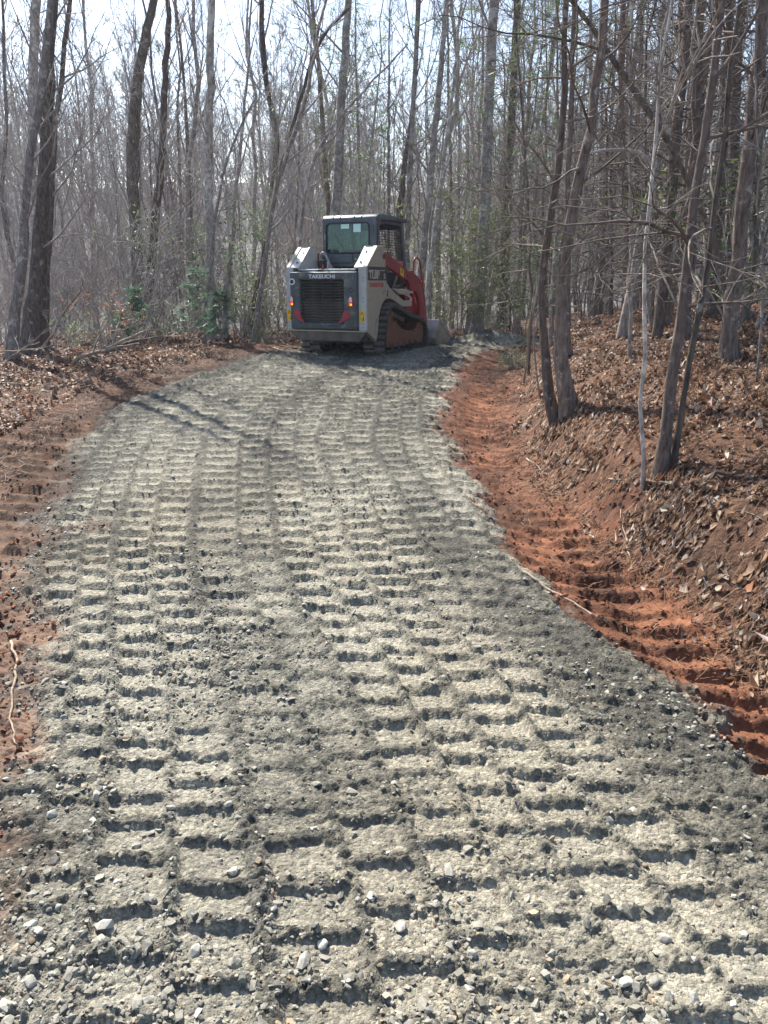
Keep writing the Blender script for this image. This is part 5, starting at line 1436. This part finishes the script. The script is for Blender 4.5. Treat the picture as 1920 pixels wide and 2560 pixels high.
_ru = np.array([-0.5, -0.28, -0.02, 0.24, 0.52]); _rw = np.array([0.03, 0.20, 0.26, 0.19, 0.015])
def leaf_cloud_fine(rng, x, y, size, lift=0.02):
    """Curled lobed leaves on a 5 x 3 grid."""
    n = len(x)
    lob = _rw[None] * (1 + np.array([0, 0.35, -0.30, 0.35, 0])[None] * rng.uniform(-0.6, 1.0, (n, 1)) + rng.normal(0, 0.14, (n, 5)))
    lob2 = _rw[None] * (1 + np.array([0, 0.35, -0.30, 0.35, 0])[None] * rng.uniform(-0.6, 1.0, (n, 1)) + rng.normal(0, 0.14, (n, 5)))
    s = size[:, None, None] * rng.uniform(0.75, 1.25, (n, 1, 1)); asp = rng.uniform(0.7, 1.4, (n, 1))
    U = np.repeat(np.broadcast_to(_ru[None, :, None], (n, 5, 1)), 3, 2)
    W = np.stack([lob * asp, lob * 0, -lob2 * asp], -1)
    curl = rng.normal(1.0, 1.3, (n, 1, 1)); cup = rng.normal(1.6, 1.6, (n, 1, 1)); tw = rng.normal(0, 0.8, (n, 1, 1))
    Z = curl * U ** 2 * 0.8 + cup * W ** 2 * 2.6 + tw * U * W * 1.4 + rng.normal(0, 0.025, U.shape)
    L = (np.stack([U, W, Z], -1) * s[..., None]).reshape(n, 15, 3)
    a = rng.uniform(0, 6.28, n); tx = rng.normal(0, 0.36, n); ty = rng.normal(0, 0.36, n)
    for ax, an in ((0, tx), (1, ty), (2, a)):
        c, si = np.cos(an)[:, None], np.sin(an)[:, None]
        i, j = [(1, 2), (2, 0), (0, 1)][ax]
        p, q = L[..., i].copy(), L[..., j].copy()
        L[..., i] = p * c - q * si; L[..., j] = p * si + q * c
    e = 0.06
    gx = (land(x + e, y) - land(x - e, y)) / (2 * e); gy = (land(x, y + e) - land(x, y - e)) / (2 * e)
    L[..., 2] += L[..., 0] * gx[:, None] + L[..., 1] * gy[:, None]
    return L + np.stack([x, y, height(x, y) + lift * rng.uniform(0.1, 1.2, n)], -1)[:, None]
LEAF_G = np.array([(r * 3 + c, r * 3 + c + 1, r * 3 + c + 4, r * 3 + c + 3) for r in range(4) for c in range(2)])
LEAF_T = np.array([(0, 2, 1), (1, 2, 4), (1, 4, 3), (3, 4, 6), (3, 6, 5), (5, 6, 7)])
LEAF_COLS = np.array([(0.175, 0.088, 0.050), (0.26, 0.135, 0.075), (0.36, 0.215, 0.130), (0.115, 0.058, 0.036), (0.43, 0.31, 0.215), (0.30, 0.115, 0.050), (0.42, 0.30, 0.24), (0.07, 0.042, 0.030)])

LEAF_COLS = LEAF_COLS * np.array([0.92, 1.04, 1.12])

def leaf_cols(rng, n, probs):
    c = LEAF_COLS[rng.choice(len(LEAF_COLS), n, p=probs)] * rng.uniform(0.75, 1.25, (n, 1))
    return np.repeat(c, 8, 0)

def litter_spots(rng, n, y0, y1, side, power=1.0):
    out = []; got = 0
    while got < n:
        m = n * 2
        y = y0 + (y1 - y0) * rng.uniform(0, 1, m) ** power
        if side > 0: x = XO(y) - 0.15 + rng.uniform(0, 1, m) ** 1.2 * np.maximum(0.58 * y + 1.2 - XO(y), 0.1)
        else: x = XL(np.minimum(y, 13)) - 0.75 - rng.uniform(0, 1, m) * np.maximum(0.58 * y + 1.0 + XL(np.minimum(y, 13)) - 0.6, 0.1)
        g, s = masks(x, y)
        d = (1 - s) * (0.18 + 0.82 * sstep(0.36, 0.60, fbm(x * 1.4, y * 1.4, 211, 4))) + (0.06 + 0.30 * (x < 0)) * s
        k = (g < 0.2) & (rng.uniform(0, 1, m) < d)
        out.append(np.stack([x[k], y[k]], -1)); got += k.sum()
    return np.vstack(out)[:n]

def build_litter():
    rng = np.random.default_rng(21)
    pr = np.array([0.20, 0.16, 0.10, 0.22, 0.06, 0.06, 0.06, 0.14])
    pl = np.array([0.26, 0.17, 0.08, 0.24, 0.03, 0.06, 0.04, 0.12])
    A = litter_spots(rng, 10000, 2.2, 8.5, 1, 1.1); B = litter_spots(rng, 14000, 7.5, 19, 1); C = litter_spots(rng, 12000, 6.5, 18, -1)
    # band behind the loader, at the bend
    y = rng.uniform(16.5, 21.5, 4500); x = rng.uniform(-6, 12, 4500); g, s = masks(x, y); k = g < 0.2; D = np.stack([x[k], y[k]], -1)
    SA = 0.024 + 0.042 * rng.beta(1.4, 2.8, len(A))
    VA = leaf_cloud_fine(rng, A[:, 0], A[:, 1], SA)
    cA = np.repeat(LEAF_COLS[rng.choice(len(LEAF_COLS), len(A), p=pr)] * rng.uniform(0.7, 1.25, (len(A), 1)), 15, 0)
    FA = (np.arange(len(A))[:, None, None] * 15 + LEAF_G[None]).reshape(-1, 4)
    o = link('leaf_litter', np_mesh('leaf_litter', VA.reshape(-1, 3), FA, M['leaf'], cA, True))
    tag(o, 'matted curled brown leaves on the near part of the right bank', 'leaf litter', None, 'stuff')
    P = np.vstack([B, C, D])
    S = np.concatenate([0.03 + 0.05 * rng.beta(1.5, 2.5, len(B)), 0.04 + 0.07 * rng.beta(1.5, 2.5, len(C)), rng.uniform(0.06, 0.11, len(D))])
    V = leaf_cloud(rng, P[:, 0], P[:, 1], S)
    col = np.vstack([leaf_cols(rng, len(B), pr), leaf_cols(rng, len(C), pl), leaf_cols(rng, len(D), pr)])
    n = len(P)
    F = (np.arange(n)[:, None, None] * 8 + LEAF_T[None]).reshape(-1, 3)
    o = link('leaf_litter', np_mesh('leaf_litter', V.reshape(-1, 3), F, M['leaf'], col, True))
    tag(o, 'brown dead leaves covering the ground under the trees on both sides', 'leaf litter', None, 'stuff')
    # pine straw: thin bent needles
    A = litter_spots(rng, 20000, 2.2, 9.0, 1, 1.15); B = litter_spots(rng, 16000, 8, 18, 1); C = litter_spots(rng, 9000, 6, 16, -1)
    y = rng.uniform(3.0, 14, 9000); x = np.where(rng.uniform(0, 1, 9000) < 0.4, XO(y) - rng.uniform(-0.1, 0.6, 9000) ** 2 * 1.2, XL(y) - rng.uniform(0.3, 1.5, 9000))
    P = np.vstack([A, B, C, np.stack([x, y], -1)]); n = len(P)
    L = rng.uniform(0.03, 0.09, n); a = rng.uniform(0, 6.28, n)
    d = np.stack([np.cos(a), np.sin(a)], -1); w = np.stack([-np.sin(a), np.cos(a)], -1)
    W = (0.0006 + 0.00018 * P[:, 1])[:, None]
    h0 = land(P[:, 0], P[:, 1]) ; m, s_ = masks(P[:, 0], P[:, 1]); h0 = h0 + relief(P[:, 0], P[:, 1], m, s_)[0] + rng.uniform(0.004, 0.035, n)
    E = P + d * L[:, None]
    h1 = h0 + land(E[:, 0], E[:, 1]) - land(P[:, 0], P[:, 1]) + rng.normal(0, 0.018, n)
    def v3(p, h): return np.column_stack([p, h])
    V = np.stack([v3(P - w * W, h0), v3(P + w * W, h0), v3(E + w * W, h1), v3(E - w * W, h1)], 1).reshape(-1, 3)
    c = np.repeat(lerp3((0.10, 0.050, 0.028), (0.36, 0.20, 0.11), rng.beta(1.6, 2.2, n)), 4, 0)
    o = link('pine_straw', np_mesh('pine_straw', V, np.arange(n * 4).reshape(-1, 4), M['needle'], c, False))
    tag(o, 'fallen brown pine needles strewn over the bank and shoulders', 'pine straw', None, 'stuff')
    # the largest single leaves on the near bank
    sp = litter_spots(rng, 80, 2.6, 6.0, 1, 1.1)
    for (x, y) in sp:
        V = leaf_cloud_fine(rng, np.array([0.0]), np.array([0.0]), np.array([rng.uniform(0.05, 0.08)]))[0]
        V[:, 2] -= V[:, 2].min(); V[:, :2] -= V[:, :2].mean(0)
        c = LEAF_COLS[rng.choice([2, 4, 6, 5, 1, 0])] * rng.uniform(0.8, 1.15)
        o = link('fallen_leaf', np_mesh('fallen_leaf', V, LEAF_G, M['leaf'], np.repeat(c[None], 15, 0), True))
        e = 0.06
        gx = float(land(x + e, y) - land(x - e, y)) / (2 * e); gy = float(land(x, y + e) - land(x, y - e)) / (2 * e)
        o.rotation_euler = (math.atan(gy), -math.atan(gx), 0)
        o.location = (x, y, float(height(np.array([x]), np.array([y]))[0]) + 0.012)
        tag(o, 'large curled dead leaf lying on top of the litter on the near bank', 'leaf', 'large dead leaves on the near bank')

# ---------------------------------------------------------------- fallen branches and sticks
Z6 = lambda x, y: (x * 0.4581, 700 + y * 0.4581)
ZB = lambda x, y: (1080 + x * 0.5064, 800 + y * 0.5064)
ZF = lambda x, y: (x * 1.1573, y * 1.1573)

def resample(P, n, rng, wob):
    P = np.asarray(P, float); t = np.linspace(0, 1, len(P)); tt = np.linspace(0, 1, n)
    Q = np.stack([np.interp(tt, t, P[:, j]) for j in range(3)], -1)
    k = np.array([1, 2, 1.]) / 4
    Qs = np.stack([np.convolve(np.pad(Q[:, j], 1, mode='reflect', reflect_type='odd'), k, 'valid') for j in range(3)], -1)
    return Qs + rng.normal(0, wob, Qs.shape)

def stick(name, label, px, width, depth=None, on_ground=False, mat='stick', twigs=0, group=None, seed=0, cat='branch', thin=0.45):
    rng = np.random.default_rng(900 + seed)
    P = []
    y0 = depth
    for (a, b) in px:
        if on_ground:
            yy = ground_hit(a, b); p = at_depth(a, b, yy); p[2] = float(height(np.array([p[0]]), np.array([p[1]]))[0]) + 0.012
        else:
            if y0 is None: y0 = ground_hit(a, b)
            p = at_depth(a, b, y0 + rng.normal(0, 0.10))
            p[2] = max(p[2], float(land(p[0], p[1])) + 0.01)
        P.append(p)
    w = 0.5 * width / FPX * np.linalg.norm(P[0] - np.array([0, 0, CAM_H]))
    Q = resample(P, max(6, 5 * (len(px) - 1)), rng, 0.004)
    base = Q[0].copy(); base[2] = Q[:, 2].min()
    root = empty(name, tuple(base))
    a = Acc(); a.tube(Q - base, np.linspace(w, w * thin, len(Q)), 7, cap=True, wob=0.08, rng=rng)
    link('limb', a.mesh('limb', M[mat], True), root)
    if twigs:
        t = Acc()
        L = np.linalg.norm(Q[-1] - Q[0])
        sub_branches(t, rng, Q - base, w, L * 0.9, 0, dict(n=(twigs, 3), wander=0.2, lift=0.03, rmin=0.004, t0=0.2))
        link('twigs', t.mesh('twigs', M['twig'], True), root)
    tag(root, label, cat, group)
    return root

def build_sticks():
    S = [
     ('fallen_branch', 'thick curved pale limb lowest in the brush pile at left', [Z6(398,472), Z6(425,425), Z6(510,400), Z6(600,368), Z6(720,312), Z6(797,275)], 11, 12.3, False, 'stick', 6),
     ('broken_log', 'short orange broken log end in the brush pile', [Z6(555,392), Z6(680,360), Z6(778,344)], 8.5, 12.2, False, 'stick', 0),
     ('fallen_branch', 'dark limb under the orange broken log in the brush pile', [Z6(560,385), Z6(640,362), Z6(740,330), Z6(770,322)], 8, 12.5, False, 'bark_dark', 5),
     ('fallen_branch', 'thin pale branch sweeping down right of the brush pile', [Z6(610,415), Z6(680,440), Z6(770,472)], 4, 12.0, False, 'stick', 5),
     ('fallen_branch', 'hooked pale twig in front of the brush pile', [Z6(620,405), Z6(560,430), Z6(515,490), Z6(520,512)], 4, 11.6, False, 'stick', 3),
     ('fallen_branch', 'long dark thin branch rising right out of the brush pile', [Z6(575,395), Z6(700,345), Z6(830,315), Z6(915,300)], 4.5, 12.6, False, 'bark_dark', 8),
     ('fallen_branch', 'arched pale branch tips right of the brush pile', [Z6(860,240), Z6(885,160), Z6(895,108), Z6(930,140), Z6(950,215)], 4.5, 13.2, False, 'stick', 6),
     ('fallen_branch', 'tangled thin branch standing up beside the brush pile', [Z6(900,330), Z6(905,250), Z6(930,180), Z6(990,130)], 3.5, 13.4, False, 'stick', 9),
     ('dead_sapling', 'pale forked dead sapling leaning right across the left undergrowth', [Z6(228,372), Z6(295,292), Z6(318,225), Z6(372,140), Z6(440,62), Z6(452,0)], 6, 11.8, False, 'stick', 7),
     ('fallen_branch', 'thin branch running left from the foot of the dead sapling', [Z6(0,392), Z6(120,386), Z6(232,370), Z6(330,345)], 4, 11.6, False, 'stick', 8),
     ('fallen_branch', 'long thin branch bowed over the leaves at far left', [Z6(15,470), Z6(60,420), Z6(160,360), Z6(300,230)], 4, 11.0, False, 'stick', 6),
     ('fallen_branch', 'orange stick lying on the leaves below the brush pile', [Z6(278,602), Z6(340,592), Z6(400,578), Z6(500,562)], 6, None, True, 'stick', 0),
     ('fallen_branch', 'grey stick lying on the leaves at the left edge', [Z6(0,572), Z6(120,580), Z6(222,578)], 4.5, None, True, 'stick', 0),
     ('fallen_branch', 'thin bent twig standing below the brush pile', [Z6(362,560), Z6(335,500), Z6(290,440), Z6(235,380)], 2.5, 10.6, False, 'stick', 3),
     ('fallen_branch', 'pale stick by the left rear track of the loader', [Z6(1478,368), Z6(1510,385), Z6(1562,404)], 5, None, True, 'stick', 0),
     ('stick', 'peeled stick lying on the edge of the gravel at right', [ZB(445,1293), ZB(560,1345), ZB(700,1420), ZB(855,1505)], 9, None, True, 'stick', 0),
     ('long_twig', 'long pale twig stretched across the right bank', [ZB(870,800), ZB(1060,812), ZB(1220,835), ZB(1400,905), ZB(1650,1000)], 5, None, True, 'stick', 0),
     ('twig', 'short upright pale twig below the long twig on the bank', [ZB(975,1197), ZB(955,1090), ZB(930,950)], 4, None, True, 'stick', 0),
     ('twig', 'thin slanting twig on the bank under the slim near pine', [ZB(1165,1180), ZB(1215,1080), ZB(1285,900)], 3.5, None, True, 'twig', 3),
     ('twig', 'thick pale broken twig among leaves on the near bank', [ZB(1215,1165), ZB(1260,1140), ZB(1310,1122)], 6, None, True, 'stick', 0),
     ('twig', 'forked root twig low on the near bank', [ZB(1285,1415), ZB(1350,1340), ZB(1440,1300)], 4, None, True, 'stick', 3),
     ('twig', 'thin crooked twig at the left edge of the gravel', [ZF(25,1400), ZF(40,1440), ZF(26,1520), ZF(28,1580), ZF(40,1630)], 6, None, True, 'stick', 0),
     ('twig', 'dark twig pressed into the middle of the gravel', [ZF(905,1180), ZF(950,1205), ZF(1000,1235)], 4, None, True, 'bark_dark', 0),
     ('twig', 'pale twig where the bank meets the ditch', [ZB(470,700), ZB(530,735), ZB(580,795)], 4, None, True, 'stick', 2),
     ('twig', 'short pale twig at the foot of the leaning pole', [ZB(395,215), ZB(415,235), ZB(448,262)], 3.5, None, True, 'stick', 0),
     ('fallen_branch', 'low bowed branch at the bend behind the bucket', [(1120,825), (1150,806), (1180,806)], 3, None, False, 'bark_dark', 4),
    ]
    for k, (nm, lb, px, w, d, og, mt, tw) in enumerate(S):
        stick(nm, lb, px, w, d, og, mt, tw, None, k)

# ---------------------------------------------------------------- green undergrowth
def shrub(name, label, px, py, depth, hgt, wid, nleaf, size, c0, c1, seed, stems=7, group=None, low=0.15):
    rng = np.random.default_rng(1200 + seed)
    p = at_depth(px, py, depth); z = float(land(p[0], p[1]))
    root = empty(name, (p[0], p[1], z))
    st = Acc(); tips = []
    for s in range(stems):
        a = rng.uniform(0, 6.28); r = wid * 0.5 * rng.uniform(0.2, 1.0)
        Q = branch_path(rng, (0.1 * math.cos(a) * wid, 0.1 * math.sin(a) * wid, -0.05), (r / hgt * math.cos(a), r / hgt * math.sin(a), 1), hgt * rng.uniform(0.55, 1.0), 7, 0.12, 0.0)
        st.tube(Q, np.linspace(0.014, 0.004, 8), 4)
        for _ in range(7):
            i = rng.integers(1, 7); q = Q[i]
            d = side_dir(rng, Q[i + 1 if i < 7 else i] - Q[i - 1], rng.uniform(0.6, 1.2))
            B = branch_path(rng, q, d, wid * rng.uniform(0.15, 0.4), 3, 0.2, 0.03)
            st.tube(B, np.linspace(0.007, 0.003, 4), 3); tips += [B[1], B[2], B[3]]
        tips += [Q[-1], Q[-2]]
    tips = np.array(tips); tips = tips[tips[:, 2] > low * hgt]
    C = tips[rng.integers(0, len(tips), nleaf)] + rng.normal(0, size * 1.1, (nleaf, 3))
    link('stems', st.mesh('stems', M['twig'], True), root)
    V, T, c = leaf_quads(rng, C, size, c0, c1)
    link('leaves', np_mesh('leaves', V, T, M['green'], c, False), root)
    tag(root, label, 'shrub', group)

def seedling_pine(label, px, py, depth, hgt, seed):
    rng = np.random.default_rng(1300 + seed)
    p = at_depth(px, py, depth); z = float(land(p[0], p[1]))
    root = empty('pine_seedling', (p[0], p[1], z))
    P = branch_path(rng, (0, 0, -0.03), (0.1, 0, 1), hgt, 6, 0.05, 0.0)
    st = Acc(); st.tube(P, np.linspace(0.012, 0.005, 7), 5)
    C = [P[-1]]
    for i in range(1, 7):
        for _ in range(4):
            d = side_dir(rng, np.array([0, 0, 1.0]), rng.uniform(0.8, 1.3))
            B = branch_path(rng, P[i], d, hgt * (0.42 - 0.05 * i), 3, 0.12, 0.06)
            st.tube(B, np.linspace(0.006, 0.003, 4), 3); C += [B[2], B[3]]
    link('stem', st.mesh('stem', M['twig'], True), root)
    V, Q, c = needle_tufts(rng, np.array(C), 0.15, 26, (0.06, 0.12, 0.075), (0.15, 0.24, 0.15))
    link('needles', np_mesh('needles', V, Q, M['green'], c, False), root)
    tag(root, label, 'pine seedling')

def build_green():
    G0, G1 = (0.055, 0.10, 0.04), (0.20, 0.28, 0.12)
    Y0, Y1 = (0.12, 0.16, 0.05), (0.34, 0.38, 0.15)
    shrub('evergreen_shrub', 'glossy dark evergreen shrub left of the loader behind the spotted trunk', 575, 700, 17.6, 3.6, 2.6, 2600, 0.085, G0, G1, 1, 10)
    shrub('evergreen_shrub', 'lower evergreen shrub between the spotted trunk and slanted trunk', 630, 760, 17.5, 1.9, 2.0, 700, 0.075, G0, Y1, 2, 8)
    shrub('leafy_shrub', 'tall yellow green leafy shrub behind the bucket at the bend', 1150, 690, 18.0, 3.7, 2.8, 3200, 0.085, Y0, Y1, 3, 12)
    shrub('leafy_shrub', 'low green shrub at the foot of the large pale trunk', 1250, 775, 20.2, 0.75, 2.2, 800, 0.06, (0.05, 0.12, 0.03), (0.18, 0.32, 0.10), 4, 12, low=0.05)
    shrub('evergreen_shrub', 'broadleaf evergreen shrub in shade at the right picture edge', 1880, 700, 9.6, 2.4, 1.7, 700, 0.10, (0.035, 0.075, 0.02), (0.20, 0.27, 0.07), 5, 8)
    shrub('leafy_shrub', 'low green brambles behind the left track of the loader', 690, 815, 16.6, 0.9, 1.8, 520, 0.06, (0.06, 0.12, 0.03), (0.22, 0.32, 0.11), 6, 9, low=0.05)
    shrub('leafy_shrub', 'small green shrub behind the brush pile', 265, 800, 15.2, 1.0, 1.4, 330, 0.06, (0.06, 0.12, 0.03), (0.22, 0.32, 0.11), 7, 7, low=0.1)
    shrub('beech_sapling', 'small sapling holding orange dead leaves above the brush pile', 275, 790, 14.6, 1.35, 1.5, 170, 0.07, (0.30, 0.10, 0.04), (0.50, 0.20, 0.09), 8, 5, low=0.35)
    shrub('beech_sapling', 'thin sapling with a few orange leaves high left of the loader', 440, 640, 19.0, 2.9, 1.6, 80, 0.07, (0.32, 0.13, 0.05), (0.46, 0.22, 0.10), 9, 4, low=0.5)
    shrub('leafy_shrub', 'low green tuft beside the leaning pole', 1300, 880, 12.2, 0.30, 0.9, 420, 0.045, (0.09, 0.13, 0.04), (0.24, 0.27, 0.11), 10, 9, low=0.0)
    shrub('leafy_shrub', 'pale green bush beneath the tall trees behind the brush pile', 420, 770, 17.0, 1.1, 1.8, 420, 0.06, (0.06, 0.12, 0.03), (0.20, 0.30, 0.11), 11, 8, low=0.05)
    shrub('evergreen_shrub', 'dark evergreen among the trunks right of the large pale trunk', 1320, 700, 18.5, 3.2, 2.4, 1900, 0.08, G0, G1, 12, 9)
    shrub('leafy_shrub', 'green bush right of the slanted trunk behind the loader', 700, 740, 18.5, 1.7, 1.8, 520, 0.065, (0.07, 0.13, 0.04), (0.26, 0.34, 0.14), 13, 8, low=0.1)
    shrub('leafy_shrub', 'airy green shrub behind the pale trunks right of the cab', 1075, 720, 18.6, 2.4, 2.2, 1500, 0.075, Y0, Y1, 14, 9)
    shrub('leafy_shrub', 'low green brambles left of the thick furrowed trunk', 150, 860, 15.6, 0.8, 1.8, 380, 0.06, (0.07, 0.13, 0.04), (0.24, 0.32, 0.13), 15, 8, low=0.05)
    seedling_pine('soft green pine seedling right of the brush pile', 480, 850, 14.2, 1.35, 1)
    seedling_pine('small pine seedling left of the straight dark trunk', 318, 810, 14.8, 1.1, 2)
    seedling_pine('pale pine seedling at the foot of the spotted trunk', 545, 835, 15.4, 1.0, 3)

build_gravel()
build_big_stones()
build_litter()
build_sticks()
build_green()

# ---------------------------------------------------------------- the air
def build_haze(density):
    V, Q = box_vf(-258, 258, -58, 328, -12, 60)
    m = bpy.data.materials.new('haze'); m.use_nodes = True
    nt = m.node_tree
    nt.nodes.remove(nt.nodes['Principled BSDF'])
    v = nt.nodes.new('ShaderNodeVolumePrincipled')
    v.inputs['Color'].default_value = (0.86, 0.90, 1.0, 1)
    v.inputs['Density'].default_value = density
    v.inputs['Anisotropy'].default_value = 0.1
    nt.links.new(v.outputs[0], nt.nodes['Material Output'].inputs['Volume'])
    o = bm_obj('haze', V, Q, m, None)
    o['kind'] = 'stuff'
build_haze(0.0007)
